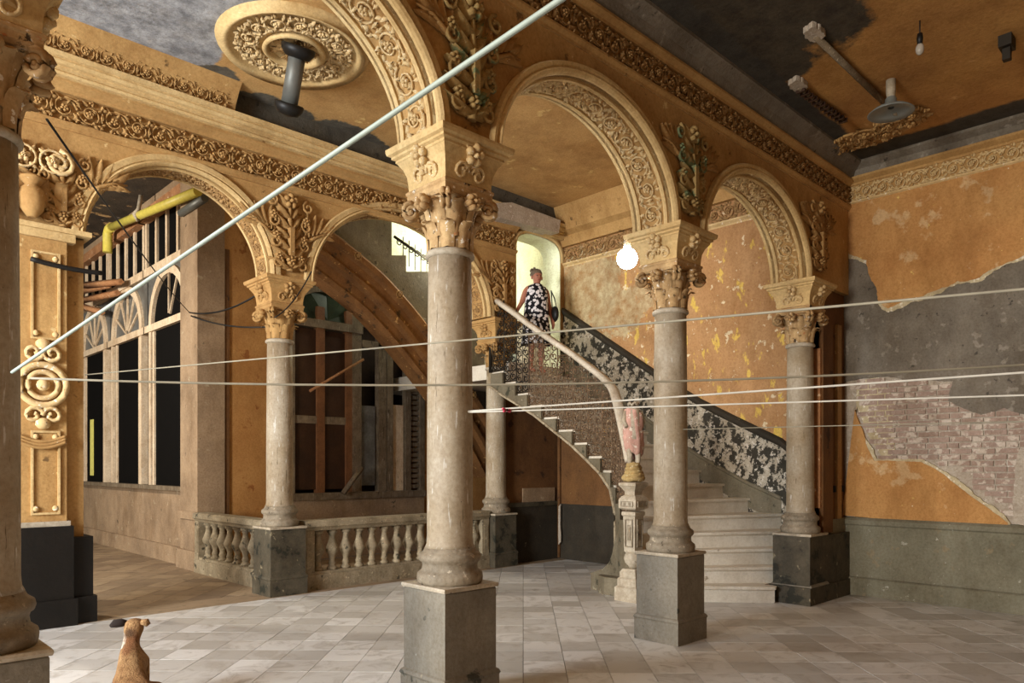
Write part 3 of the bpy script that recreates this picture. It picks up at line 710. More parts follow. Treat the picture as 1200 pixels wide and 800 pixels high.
for z0, z1 in ((1.12, 1.95), (2.85, 3.72)):
    b = MB(); rect_frame(b, 1.62, 1.87, z0, z1, yp); b.build('panel_moulding', M['arch'], pil)
    for xx in (1.66, 1.83):
        for zz in (z0+.06, z1-.06): MB().ball((xx, yp-.01, zz), (.03, .02, .03), 8, 5).build('panel_stud', M['relief_pale'], pil)
cz = 2.40; cx_ = 1.72
cb = MB()
for rr_, t_ in ((.20, .035), (.13, .028)):
    cb.tube([(cx_+rr_*math.cos(2*PI*i/24), yp-.02, cz+rr_*math.sin(2*PI*i/24)) for i in range(24)], t_, 6, closed=True)
cb.ball((cx_, yp-.03, cz), (.06, .05, .06), 8, 6)
for sg in (-1, 1):
    cb.tube([(cx_+sg*p[0], yp-.03, cz+.32+p[1]) for p in spiral(.08, 0, .09, .02, PI, 1.2, 0, 12)], .022, 5)
    cb.tube([(cx_+sg*p[0], yp-.03, cz-.30+p[1]) for p in spiral(.08, 0, .09, .02, PI, -1.2, 0, 12)], .022, 5)
cb.ball((cx_, yp-.03, cz+.4), (.07, .05, .06), 8, 5); cb.ball((cx_, yp-.03, cz-.38), (.07, .05, .06), 8, 5)
cb.build('cartouche', M['relief_pale'], pil)
cu = MB()
for k in range(3): cu.tube([(cx_-.2+i*.02, yp-.02-k*.005, cz-.5-k*.03-.06*math.sin(PI*i/20)) for i in range(21)], .018, 5)
cu.build('swag', M['relief'], pil)
pc = MB().box(1.02, 2.0, V2-.28, V2+.2, H2-.08, H2).box(1.0, 2.14, V2-.31, V2+.2, H2, H2+.05)
pc.build('pilaster_cap', M['arch'], pil)
# pilaster head: urns and volutes
for k, xx in enumerate((1.32, 1.62)):
    b = MB(); m = Matrix.Translation((xx, V2-.30, 4.02))
    b.lathe([(.04, 0), (.10, .08), (.12, .2), (.10, .27), (.06, .31), (.11, .36), (.12, .38), (.04, .42)], 12, m); b.build('urn_relief', M['relief'], pil)
for k, xx in enumerate((1.30, 1.55, 1.80)):
    obj('pilaster_rosette', ROSE, pil, frame((xx, V2-.27, 4.62), X, Z, -Y, .26))
b = MB(); b.tube([(1.86+p[0], V2-.27, 4.62+p[1]) for p in spiral(0, 0, .13, .02, PI/2, -1.8, 0, 22)], .025, 6); b.build('pilaster_volute', M['relief_pale'], pil)
for k in range(5): obj('pilaster_leaf', leaf3(.28, .07, .08).mesh('pilaster_leaf', M['relief']) if k == 0 else bpy.data.meshes['pilaster_leaf'], pil, Matrix.Translation((1.2+.17*k, V2-.24, 4.15)) @ Matrix.Rotation(PI, 4, 'Z'))

# ================================================================== BALUSTRADES
def baluster_mesh(h, r):
    p = [(.8, 0), (.8, .06), (.55, .08), (.5, .12), (.62, .16), (.5, .20), (.42, .26), (.6, .36), (.95, .46), (1.0, .52), (.85, .58), (.5, .74), (.42, .84), (.6, .88), (.5, .9), (.8, .92), (.8, 1)]
    return MB().lathe([(a*r, z*h) for a, z in p], 14).mesh('baluster', M['stone_bal'])
BAL = baluster_mesh(.53, .085)
def balustrade(name, p0, p1, n, label):
    p0, p1 = Vector(p0), Vector(p1); d = (p1-p0); L = d.length; d.normalize()
    root = empty(name, p0, math.atan2(d.y, d.x)); tag(root, label, 'balustrade')
    MB().box(0, L, -.11, .11, 0, .20).box(0, L, -.09, .09, .20, .235).build('plinth', M['stone_bal'], root)
    MB().sweep([(Vector((0, 0, 0)), Y, Z), (Vector((L, 0, 0)), Y, Z)], [(-.09, .765), (.09, .765), (.11, .80), (.13, .82), (.13, .88), (.1, .90), (-.1, .90), (-.13, .88), (-.13, .82), (-.11, .80)]).build('top_rail', M['stone_bal'], root)
    for x in (.0, L-.14):
        MB().box(x, x+.14, -.10, .10, .2, .77).box(x+.03, x+.11, -.108, .108, .3, .68).build('end_pier', M['stone_bal'], root)
    for k in range(n):
        obj('baluster', BAL, root, Matrix.Translation((.14+(L-.28)*(k+.5)/n, 0, .235)))
    return root
balustrade('balustrade', (4.62, V2-.02, 0), (7.8, V2-.02, 0), 14, 'stone balustrade of vase-shaped balusters between the two far columns')
balustrade('balustrade', (4.38, 8.98, 0), (4.38, 11.30, 0), 8, 'short side balustrade between the corner column and the tall windows')

# ================================================================== LEFT WINDOW WALL (plane x = 4.46)
UW = 4.46
ww = struct(MB().box(UW, UW+.3, 12.0, 20, 0, 1.2).box(UW-.12, UW+.3, 11.35, 12.05, 0, CE3).box(UW, UW+.3, 12.0, 20, 6.1, CE3).build('wall_windows', M['stucco_beige']))
MB().box(UW-.05, UW+.05, 12.0, 20, 0, .28).build('wall_skirting', M['stucco_beige'], ww)
MB().box(UW-.17, UW+.1, 11.3, 12.1, 0, .3).build('post_foot', M['stucco_beige'], ww)
MB().box(UW-.15, UW+.1, 11.32, 12.08, .78, .9).build('post_moulding', M['stucco_beige'], ww)
MB().box(UW-.10, UW+.34, 12.05, 20, 1.2, 1.27).build('window_sill', M['wood_grey'], ww)
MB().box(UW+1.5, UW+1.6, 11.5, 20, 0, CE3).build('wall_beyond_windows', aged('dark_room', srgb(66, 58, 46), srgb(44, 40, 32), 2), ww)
def add_ring(b, yc, a, zs, r0, r1, x0, x1, n=16):
    fr = [(Vector((x0, yc+a*math.cos(PI*i/n), zs+a*math.sin(PI*i/n))), Vector((0, math.cos(PI*i/n), math.sin(PI*i/n))), X) for i in range(n+1)]
    b.sweep(fr, [(r0, 0), (r1, 0), (r1, x1-x0), (r0, x1-x0)])
for k, (y0, y1) in enumerate(((12.12, 13.9), (14.3, 16.1), (16.5, 18.3))):
    win = struct(empty('window_%d' % (k+1), (0, 0, 0)))
    yc = (y0+y1)/2; a = (y1-y0)/2-.10
    for yy in (y0, y1-.1): MB().box(UW, UW+.12, yy, yy+.1, 1.27, 4.0).build('frame_post', M['wood_pale'], win)
    for yy in ((y0+.14, y1-.30) if k else (y1-.22,)): MB().box(UW+.02, UW+.08, yy, yy+.08, 1.27, 4.0).build('mullion', M['wood_pale'], win)
    MB().box(UW-.02, UW+.14, y0-.22, y1+.22, 3.98, 4.10).build('transom', M['wood_pale'], win)
    b = MB(); add_ring(b, yc, a, 4.1, -.02, .12, UW, UW+.1); b.build('arch_frame', M['wood_pale'], win)
    for i in range(1, 6):
        t = PI*i/6
        if k == 0 and i in (1, 2, 5): continue
        m = frame((UW+.04, yc, 4.1), X, Vector((0, math.cos(t), math.sin(t))), Vector((0, -math.sin(t), math.cos(t))))
        MB().box(-.015, .015, .1, a-.02, -.018, .018, m).build('fan_bar', M['wood_pale'], win)
    n = 14
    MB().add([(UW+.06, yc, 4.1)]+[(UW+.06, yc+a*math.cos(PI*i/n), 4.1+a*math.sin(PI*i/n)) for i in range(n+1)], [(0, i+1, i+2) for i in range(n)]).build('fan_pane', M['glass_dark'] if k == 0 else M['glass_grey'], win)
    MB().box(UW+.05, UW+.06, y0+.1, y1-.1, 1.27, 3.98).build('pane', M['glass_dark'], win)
    # upper lights
    zt0, zt1 = 5.12, 5.95
    for j in range(5):
        yy = y0-.1+(y1-y0+.25)*j/4
        MB().box(UW, UW+.09, yy-.04, yy+.04, zt0, zt1).build('upper_bar', M['wood_pale'], win)
        if j < 4: MB().box(UW+.04, UW+.05, yy+.04, yy+(y1-y0+.25)/4-.04, zt0, zt1).build('upper_pane', M['glass_dark'], win)
    MB().box(UW-.03, UW+.13, y0-.22, y1+.22, 4.98, 5.12).build('upper_transom', M['wood_pale'], win)
    b = MB()
    for sgn in (-1, 1):
        # spandrel boards beside the arch
        pts = [(yc+sgn*(a+.1)*math.cos(PI/2*i/8), 4.1+(a+.1)*math.sin(PI/2*i/8)) for i in range(9)]+[(yc, 5.0), (yc+sgn*(a+.32), 5.0), (yc+sgn*(a+.32), 4.1)]
        b.prism(pts, lambda p, q, t: (UW+.05+t, p, q), 0, .03)
    b.build('spandrel_board', M['glass_grey'], win)
    MB().box(UW-.10, UW+.16, y0-.24, y1+.24, 5.95, 6.13).build('head_beam', M['wood_orange'], win)
q = on_x(108, 560, UW+.04)
MB().box(UW+.03, UW+.045, q.y-.1, q.y+.12, 1.4, 2.6).build('painted_lit_gap', M['hall_yellow'], bpy.data.objects['window_3'])  # solid panel; light of the gap is only its yellow colour
# broken planks by the left window
pl = tag(empty('broken_planks', on_x(108, 350, 4.2)), 'splintered orange planks hanging by the left window arch', 'planks')
for i, (x0, y0_, x1, y1_) in enumerate(((92, 342, 128, 334), (96, 352, 138, 343), (100, 334, 142, 330), (92, 358, 120, 366))):
    a_, b_ = on_x(x0, y0_, 4.2-.04*i)-pl.location, on_x(x1, y1_, 4.25)-pl.location
    MB().tube([a_, b_], [.07, .06], 4).build('plank', M['wood_orange'], pl)
pp = tag(empty('yellow_pipe', on_x(125, 275, 4.2)), 'yellow painted pipe with an elbow under the corridor ceiling', 'pipe')
a_, b_ = on_x(232, 224, 4.2)-pp.location, on_x(131, 266, 4.2)-pp.location
MB().tube([a_, b_], .07, 12).build('straight_run', M['yellow_pipe'], pp)
MB().tube([b_, b_+Vector((0, .18, .0)), b_+Vector((0, .26, -.08)), b_+Vector((0, .27, -.42))], .085, 12).build('elbow', M['yellow_pipe'], pp)
mm = a_.lerp(b_, .62)
MB().tube([mm+Vector((-.02, 0, -.10)), mm+Vector((-.09, 0, 0)), mm+Vector((-.02, 0, .1)), mm+Vector((.02, 0, .35))], .035, 6).build('strap', M['slab'], pp)
beam = MB().tube([on_x(240, 232, 4.3), on_x(212, 250, 4.3)], .06, 8).build('ceiling_beam_end', M['metal_grey']); tag(beam, 'grey metal beam end beside the yellow pipe', 'beam')

# ================================================================== PATIO WALL BEHIND THE BALUSTRADE (plane y = 11.4)
VW = 11.4
pw = struct(MB().box(UW, 5.80, VW, VW+.3, 0, CE3).box(8.62, 12.2, VW, VW+.3, 0, CE3).box(5.8, 8.62, VW, VW+.3, 0, 1.1).box(5.8, 8.62, VW, VW+.3, 5.0, CE3).build('wall_patio', M['under']))
pw.data.materials[0] = aged('patio_orange_wall', srgb(190, 142, 84), srgb(170, 120, 66), 1.6, [(srgb(150, 96, 48), 4, .62)])
q = on_y(268, 400, VW)
MB().box(UW, q.x, VW-.03, VW+.01, 0, 5.0).build('wall_coat', M['under'], pw)
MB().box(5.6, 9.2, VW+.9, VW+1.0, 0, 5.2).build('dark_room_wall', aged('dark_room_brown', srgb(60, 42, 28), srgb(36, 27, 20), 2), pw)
struct(MB().box(UW, 12.2, 8.64, VW, -.12, -.01).build('floor_patio', M['tile_brown']))
w4 = struct(empty('window_4'))
def wx(px): return on_y(px, 500, VW).x
def vpost(px0, px1, mat, z0=1.14, z1=4.35, y0=VW-.02, y1=VW+.1, name='frame_post'):
    return MB().box(wx(px0), wx(px1), y0, y1, z0, z1).build(name, mat, w4)
MB().box(5.78, 8.65, VW-.1, VW+.1, 1.02, 1.14).build('sill', M['wood_grey'], w4)
MB().box(5.6, 8.65, VW-.05, VW+.01, 0, 1.02).build('parapet', M['stucco_beige'], w4)
MB().box(5.78, wx(424), VW-.04, VW+.12, 3.98, 4.12).build('transom', M['wood_grey'], w4)
MB().box(wx(424), 8.6, VW-.02, VW+.12, 3.75, 3.88).build('transom', M['wood_grey'], w4)
vpost(341, 345, M['wood_grey']); vpost(371, 380, M['wood_red']); vpost(405, 412, M['wood_red']); vpost(412, 423, M['wood_grey'], 1.14, 4.7)
vpost(443, 452, M['wood_grey']); vpost(453, 460, M['wood_grey']); vpost(475, 481, M['wood_grey'])
for x0, x1 in ((345, 371), (380, 405)):
    for z0, z1 in ((1.2, 2.35), (2.45, 3.95)):
        MB().box(wx(x0), wx(x1), VW+.03, VW+.05, z0, z1).build('door_panel', M['wood_dark'], w4)
    MB().box(wx(x0), wx(x1), VW, VW+.08, 2.33, 2.46).build('door_rail', M['wood_grey'], w4)
MB().box(wx(425), wx(441), VW+.04, VW+.06, 1.25, 2.7).build('pane', M['glass_grey'], w4)
MB().box(wx(460), wx(474), VW+.04, VW+.07, 1.14, 2.75).build('torn_panel', M['wood_pale'], w4)
for i in range(22):
    MB().box(wx(481), wx(492), VW+.02, VW+.06, 1.18+i*.1, 1.25+i*.1).build('louvre_slat', M['wood_grey'], w4)
vpost(492, 497, M['wood_grey'])
fc = Vector(((wx(343)+wx(424))/2, VW+.02, 4.14)); fa = (wx(424)-wx(343))/2
b = MB()
for i in range(17):
    pass
fr = [(Vector((fc.x+fa*math.cos(PI*i/16), VW, 4.12+fa*.75*math.sin(PI*i/16))), Vector((math.cos(PI*i/16), 0, math.sin(PI*i/16))), Y) for i in range(17)]
MB().sweep(fr, [(0, 0), (.1, 0), (.1, .1), (0, .1)]).build('fan_frame', M['wood_grey'], w4)
for i in range(6):
    t0, t1 = PI*i/6, PI*(i+1)/6
    dy = .05 if i % 2 else 0
    MB().add([(fc.x, VW+.03, 4.14), (fc.x+fa*math.cos(t0), VW+.03+dy, 4.14+fa*.75*math.sin(t0)), (fc.x+fa*math.cos(t1), VW+.08-dy, 4.14+fa*.75*math.sin(t1))], [(0, 1, 2)]).build('fan_pane', M['glass_green'], w4)
MB().tube([on_y(363, 458, VW-.15), on_y(426, 421, VW-.15)], .025, 6).build('fallen_batten', M['wood_orange'], w4)
MB().tube([on_y(402, 578, VW-.2), on_y(424, 548, VW-.2)], .05, 4).build('leaning_board', M['wood_grey'], w4)

# sloping vault rib and grey wall above it (plane y = 10.4)
VB = 10.4
cpath = [(350, 276), (375, 292), (400, 311), (435, 340), (465, 372), (494, 408), (525, 450), (560, 506), (580, 545)]
cp = [on_y(a_, b_, VB) for a_, b_ in cpath]
def smooth_path(pts, sub=5):
    out = []
    for i in range(len(pts)-1):
        p0 = pts[max(i-1, 0)]; p1 = pts[i]; p2 = pts[i+1]; p3 = pts[min(i+2, len(pts)-1)]
        for k in range(sub):
            t = k/sub; out.append(.5*((2*p1)+(p2-p0)*t+(2*p0-5*p1+4*p2-p3)*t*t+(3*p1-p0-3*p2+p3)*t**3))
    out.append(pts[-1]); return out
sp = smooth_path(cp)
fr = []
for i, p in enumerate(sp):
    t = (sp[min(i+1, len(sp)-1)]-sp[max(i-1, 0)]).normalized(); fr.append((p, Vector((-t.z, 0, t.x)), -Y))
rib = struct(MB().sweep(fr, [(-.42, -.3), (-.42, .02), (-.36, .08), (-.30, .03), (-.16, .03), (-.12, .12), (-.04, .12), (0, .05), (.16, .05), (.20, .14), (.28, .16), (.34, .10), (.36, -.3)]).build('trim_1', M['wood_orange']))
rib.data.materials[0] = aged('brown_vault_rib', srgb(150, 106, 62), srgb(116, 80, 46), 3, [(srgb(206, 164, 104), 10, .64), (srgb(84, 62, 40), 6, .62)])
for i in range(4, len(sp)-4, 7):
    obj('rib_rosette', ROSE_O, rib, frame(sp[i]+fr[i][1]*.24-Y*.16, X, Z, -Y, .15))
gw = [on_y(a_, b_, VB+.1) for a_, b_ in ((370, 200), (459, 200), (459, 299), (476, 299), (476, 318), (520, 318), (600, 400))]
gpoly = [(p.x, p.z) for p in gw]+[(p.x, p.z) for p in reversed(sp)]
struct(MB().prism(gpoly, lambda a_, b_, t: (a_, VB+.1+t, b_), 0, .15).build('wall_stair_upper', M['cement']))
# iron guard of the upper landing seen through the far arch
ig = tag(empty('landing_guard', on_y(470, 318, VB+.4)), 'scrolled iron guard in the lit gap above the vault rib', 'railing')
b = MB(); o_ = ig.location
for k in range(7):
    c_ = on_y(468+7*k, 284+4.5*k, VB+.4)-o_
    b.tube([(c_.x+p[0], c_.y, c_.z+p[1]) for p in spiral(0, 0, .07, .02, 0, 1.5, 0, 12)], .012, 5)
    b.tube([(c_.x+.08, c_.y, c_.z-.35), (c_.x+.08, c_.y, c_.z+.12)], .01, 5)
b.build('scrolls', M['iron'], ig)
MB().tube([on_y(462, 277, VB+.4)-o_, on_y(520, 318, VB+.4)-o_], .025, 6).build('top_bar', M['iron'], ig)

# ================================================================== UPPER HALL BEHIND THE LANDING
LZ = 3.28
hall = struct(MB().box(8.15, UR+3, 8.48, 12.2, LZ-.25, LZ).build('floor_landing', M['tread']))
hw = struct(MB().box(UR, UR+.2, 8.9, VW-.02, LZ, CE3).build('wall_hall', M['hall']))
MB().box(8.75, 12.2, VW-.14, VW-.02, LZ, 4.9).build('hall_back_panel', M['hall'], hw)
MB().box(7.7, 12.2, VW-.14, VW-.02, 4.86, CE3).build('hall_back_upper', M['hall'], hw)
MB().box(7.4, UR+.2, 8.9, VW, CE3-.12, CE3-.02).build('hall_ceiling', M['hall'], hw)
q = on_y(601, 320, VW-.16)
MB().box(q.x-.12, q.x+.03, VW-.18, VW-.14, 4.45, 5.1).build('notice_board', M['hall_yellow'], hw)
MB().box(UR-.05, UR, 8.95, VW-.14, LZ, 4.3).build('hall_wainscot', M['slab'], hw)
c_, a_, rise_, sp_, fl_ = BAY2[2]
pts = [(c_-a_, LZ)]+arch_pts(c_, a_, rise_, sp_, 24, fl_)+[(c_+a_, LZ)]; fr = []
for i, (x, z) in enumerate(pts):
    q0, q1 = pts[max(i-1, 0)], pts[min(i+1, len(pts)-1)]; t = Vector((q1[0]-q0[0], 0, q1[1]-q0[1])).normalized()
    fr.append((Vector((x, V2, z)), Vector((t.z, 0, -t.x)), Y))
MB().sweep(fr, [(.002, -T+.01), (.014, -T+.01), (.014, T+.01), (.002, T+.01)]).build('opening_reveal', M['hall'], hw)
point('hall_lamp', (8.5, 10.5, 5.3), 110, (1.0, 1.0, .84), .2)

# ================================================================== STAIRCASE
RI = .193
def lerp(a, b, t): return a+(b-a)*t
IN = {1: (7.22, 5.10), 2: (7.24, 5.20), 3: (7.27, 5.30), 4: (7.30, 5.40), 5: (7.34, 5.50), 6: (7.38, 5.61), 7: (7.47, 5.75), 8: (7.72, 6.03), 9: (7.86, 6.316),
      10: (7.90, 6.60), 11: (7.92, 6.88), 12: (7.90, 7.165), 13: (7.89, 7.45), 14: (7.88, 7.73), 15: (7.89, 8.0), 16: (7.90, 8.29), 17: (7.92, 8.58)}
OUT = {1: (8.18, 4.02), 2: (8.46, 4.16), 3: (8.8, 4.2), 4: (9.14, 4.3), 5: (9.46, 4.55), 6: (9.46, 5.03), 7: (9.46, 5.42), 8: (9.46, 5.8), 9: (9.46, 6.12), 10: (9.46, 6.43)}
for n in range(11, 18): OUT[n] = (9.46, 6.43+(n-10)*.293)
UN = [(6.9, 0), (6.96, .6), (7.0, .88), (7.2, 1.05), (8, 1.30), (9.4, 1.58), (11.4, 1.97), (13.45, 2.35), (16, 2.70), (17, 2.86)]
def under(n):
    if n <= UN[0][0]: return 0
    for (a_, x), (b_, y) in zip(UN, UN[1:]):
        if n <= b_: return lerp(x, y, (n-a_)/(b_-a_))
    return UN[-1][1]
stair = empty('staircase', (7.4, 5.2, 0)); so = stair.location
tag(stair, 'marble staircase curving up from the column foot to the lit landing', 'staircase')
for n in range(1, 17):
    i0, i1, o0, o1 = (Vector((*p, 0)) for p in (IN[n], IN[n+1], OUT[n], OUT[n+1]))
    # overlap the next step a little so that no gap shows
    fw = (o0-i0).normalized(); nose = Vector((fw.y, -fw.x, 0))
    if nose.dot(i1-i0) > 0: nose = -nose
    i1b, o1b = i1+(i1-i0)*.15, o1+(o1-o0)*.15
    z0, z1 = RI*(n-1), RI*n
    b = MB()
    zz = 0 if n < 7 else z0-.04
    poly = [(i0.x, i0.y), (o0.x, o0.y), (o1b.x, o1b.y), (i1b.x, i1b.y)]
    zf, zk = (0, 0) if n < 7 else (min(under(n)+.012, z0), under(n+1)+.012)
    if n == 7: zf = 0.0; zk = under(8)
    b.add([(poly[i][0]-so.x, poly[i][1]-so.y, (zf, zf, zk, zk)[i]) for i in range(4)]+[(p[0]-so.x, p[1]-so.y, z1-.035) for p in poly],
          [(3, 2, 1, 0), (4, 5, 6, 7), (0, 1, 5, 4), (1, 2, 6, 5), (2, 3, 7, 6), (3, 0, 4, 7)])
    st = b.build('step', M['tread'], stair)
    e = nose*.035
    ii, oo = i0-fw*.03+e, o0+e
    p2 = [(ii.x, ii.y), (oo.x, oo.y), (o1b.x, o1b.y), (i1b.x, i1b.y)]
    if n == 1:      # bull-nosed bottom tread
        ex = o0+fw*.02
        p2 = [(ii.x, ii.y), (oo.x, oo.y), (oo.x+.07, oo.y+.02), (oo.x+.10, oo.y+.09), (oo.x+.08, oo.y+.18), (o1b.x, o1b.y), (i1b.x, i1b.y)]
    MB().prism(p2, lambda a_, b_, t: (a_-so.x, b_-so.y, t), z1-.035, z1).build('tread_slab', M['tread'], st)
# curved string, soffit
def inp(n, off=0):
    k = max(1, min(16, int(math.floor(n)))); t = n-k
    p = Vector((lerp(IN[k][0], IN[k+1][0], t), lerp(IN[k][1], IN[k+1][1], t), 0))
    return p+Vector((-off, 0, 0))
def outp(n):
    k = max(1, min(16, int(math.floor(n)))); t = n-k
    return Vector((lerp(OUT[k][0], OUT[k+1][0], t), lerp(OUT[k][1], OUT[k+1][1], t), 0))
b = MB(); eb = []
ns = [4.0, 5.0, 6.0, 6.5, 6.88, 6.92, 6.96, 7.0, 7.15, 7.3, 7.6]+[8+i*.5 for i in range(19)]
for n0, n1 in zip(ns, ns[1:]):
    top = RI*math.floor(n0+1e-6)-.03
    vs_ = []
    for off in (.07, 0):
        for n, uu in ((n0, under(n0)), (n1, under(n1))):
            p = inp(n, off)-so; vs_ += [(p.x, p.y, min(uu, top)), (p.x, p.y, top)]
    b.add(vs_, [(0, 2, 3, 1), (4, 5, 7, 6), (0, 4, 6, 2), (1, 3, 7, 5), (0, 1, 5, 4), (2, 6, 7, 3)])
b.build('string', M['stringer'], stair)
ed = [inp(n, .075)-so+Z*under(n) for n in [6.9, 6.95, 7.0, 7.15, 7.3, 7.6]+[8+i*.5 for i in range(19)]]
MB().tube(ed, .022, 5).build('string_edge', M['stringer_edge'], stair)
b = MB()
nn = [6.9, 7.0, 7.3, 7.6]+[8+i*.5 for i in range(19)]
for n0, n1 in zip(nn, nn[1:]):
    q = [inp(n0)-so+Z*under(n0), inp(n1)-so+Z*under(n1), outp(n1)-so+Z*under(n1), outp(n0)-so+Z*under(n0)]
    b.add(q, [(0, 1, 2, 3)])
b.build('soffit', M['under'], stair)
fb = MB()
for k in range(9):
    pass
fb.prism([(5.66, .80), (5.735, .66), (5.77, .5), (5.82, .38), (5.92, .29), (6.06, .24), (6.12, .22), (6.12, 0), (5.66, 0)], lambda a_, b_, t: (7.36+t-so.x, a_-so.y, b_), 0, .12)
ft = inp(6.9, .04)-so
fb.prism([(ft.x-.22, ft.y-.30), (ft.x+.05, ft.y-.35), (ft.x+.25, ft.y+.02), (ft.x+.1, ft.y+.22), (ft.x-.14, ft.y+.2), (ft.x-.24, ft.y+.02)], lambda a_, b_, t: (a_, b_, t), 0, .22)
fb.build('string_foot', M['stringer'], stair)
# hand rail
def railh(n): 
    if n >= 8: return RI*n+lerp(1.09, 1.0, (n-8)/9)
    return {7: 2.40, 6: 2.14, 5: 1.80, 4.2: 1.55}[n]
rp = [inp(n, .03)-so+Z*railh(n) for n in (4.2, 5, 6, 7, 8, 9, 10, 11, 12, 13, 14, 15, 16, 17)]
rp[0] = Vector((7.18, 5.36, 1.66))-so; rp[1] = Vector((7.255, 5.48, 1.92))-so
rs = smooth_path(rp, 4)
fr = []
for i, p in enumerate(rs):
    t = (rs[min(i+1, len(rs)-1)]-rs[max(i-1, 0)]).normalized(); side = t.cross(Z).normalized(); fr.append((p, side, side.cross(t)))
MB().sweep(fr, [(-.06, -.02), (-.04, -.04), (.04, -.04), (.06, -.02), (.065, .01), (.045, .035), (-.045, .035), (-.065, .01)], smooth=True).build('hand_rail', M['rail'], stair)
# wrought iron panels: scrolls between two bars, one mesh shared
def iron_mesh(h, wd, mat):
    b = MB()
    for x in (-wd/2, wd/2): b.tube([(x, 0, 0), (x, 0, h)], .009, 5)
    c = wd/4
    for x in (-c, c):
        n = max(3, int(round((h-.04)/(c*1.9)))); s0 = 1 if x < 0 else -1
        for k in range(n):
            z = .02+(k+.5)*(h-.04)/n; s_ = s0 if k % 2 else -s0; r0 = c*.92
            b.tube([(x+s_*p[0], .004, z+p[1]) for p in spiral(0, 0, r0, r0*.22, PI*.5, 1.45, 0, 16)], .0085, 4)
            b.tube([(x+s_*p[0]*.8, -.004, z+p[1]) for p in spiral(0, 0, r0*.8, r0*.25, PI*1.5, .8, 0, 8)], .007, 4)
            for a_ in (.7, 3.9): b.ball((x+r0*.8*math.cos(a_), 0, z+r0*.8*math.sin(a_)), (.016, .01, .016), 5, 4)
    b.tube([(0, 0, 0), (0, 0, h)], .007, 4)
    for zz in (.02, h*.16, h-.03): b.tube([(-wd/2, 0, zz), (wd/2, 0, zz)], .009, 4)
    return b.mesh('iron_panel', mat)
IM = {}
for k in range(5, 17):
    n = k+.5; p = inp(n, .03)-so; z0 = RI*k
    h = round(RI*n+1.02-z0, 1) if n >= 8 else {5: .85, 6: .9, 7: 1.0}[k]
    p1, p0 = inp(min(n+.5, 17), .03), inp(n-.5, .03); wd = round((p1-p0).length, 1) if n < 8 else .285
    key = (h, wd, n > 13.6)
    if key not in IM: IM[key] = iron_mesh(h, max(.12, wd), M['iron'] if n > 13.6 else M['iron_rust'])
    d = p1-p0
    obj('iron_panel', IM[key], stair, Matrix.Translation((p.x, p.y, z0)) @ Matrix.Rotation(math.atan2(d.y, d.x), 4, 'Z'))
pz = inp(17, .03)-so
MB().tube([(pz.x, pz.y+.05, RI*16), (pz.x, pz.y+.05, railh(17))], .025, 8).build('rail_post', M['iron'], stair)
# stair-side dado on the wall: sloped peeling band with a cap
def wall_line(n): return OUT[n][1], RI*n
top = [(OUT[n][1], RI*n+1.02) for n in range(5, 18)]
bot = [(OUT[n][1], max(0, RI*n-.25)) for n in range(5, 18)]
top[0] = (4.55, RI*5+.98)
lo = [(V1+.22, .8)]+bot
poly = [(4.1, 1.55)]+top+[(8.88, RI*17+1.02), (8.88, RI*17-.3)]+list(reversed(bot))+[(4.1, .6)]
MB().prism(poly, lambda a_, b_, t: (UR-.02-t, a_, b_), -.01, .03).build('stair_dado', M['peel'], wr)
cpts = [Vector((UR-.04, 4.1, 1.55))]+[Vector((UR-.04, a_, b_)) for a_, b_ in top]+[Vector((UR-.04, 8.88, RI*17+1.02))]
fr = [(p, -X, Z) for p in cpts]
MB().sweep(fr, [(-.03, -.09), (.02, -.09), (.05, -.05), (.06, .0), (.03, .03), (-.03, .03)]).build('stair_dado_cap', M['dado_dark'], wr)
skirt = [Vector((UR-.04, a_, b_+.42)) for a_, b_ in bot]
MB().sweep([(p, -X, Z) for p in skirt], [(-.02, -.3), (.015, -.3), (.015, .0), (.035, .02), (.035, .06), (-.02, .06)]).build('stair_skirting', M['stringer'], wr)

# newel pedestal and broken statue
nw = empty('newel_post', (7.14, 5.28, 0)); tag(nw, 'pale carved newel pedestal at the foot of the stair railing', 'newel')
MB().square([(.16, 0), (.16, .16), (.135, .18), (.135, .26), (.115, .28), (.115, .34), (.09, .38)]).build('base', M['slab'], nw)
MB().lathe([(.05, .38), (.06, .41), (.1, .45), (.115, .5), (.1, .55), (.08, .58)], 16).build('bulb', M['slab'], nw)
MB().square([(.07, .57), (.078, .59), (.085, 1.0), (.1, 1.02), (.1, 1.05), (.09, 1.06)]).build('pillar', M['slab'], nw)
for k in range(4):
    b = MB(); rect_frame(b, -.055, .055, .64, .97, -.088, .012, .012); b.box(-.02, .02, -.094, -.08, .72, .9)
    o = b.build('pillar_panel', M['base'], nw); o.rotation_euler.z = PI/2*k
MB().square([(.09, 1.08), (.125, 1.10), (.125, 1.20), (.10, 1.24), (.07, 1.26)]).build('block', M['slab'], nw)
for k in range(4):
    b = MB(); rect_frame(b, -.09, .09, 1.12, 1.185, -.124, .01, .012); b.box(-.05, -.02, -.134, -.12, 1.135, 1.17).box(.02, .05, -.134, -.12, 1.135, 1.17)
    o = b.build('block_panel', M['base'], nw); o.rotation_euler.z = PI/2*k
MB().square([(.07, 1.26), (.075, 1.30), (.1, 1.34), (.125, 1.37), (.125, 1.40), (.1, 1.41)]).build('cap', M['slab'], nw)
stt = empty('statue', (7.14, 5.28, 1.42), R(-40)); tag(stt, 'headless draped plaster statue with pink cloth on the newel pedestal', 'statue')
b = MB(); rn = random.Random(2)
for k in range(5):
    b.tube([((.10-.012*k)*math.cos(2*PI*i/14+k)*(1+.15*math.sin(3*i)), (.10-.012*k)*math.sin(2*PI*i/14+k), .03+.04*k+.01*math.sin(i*2)) for i in range(14)], .035, 6, closed=True)
b.ball((0, 0, .08), (.10, .10, .1), 12, 8)
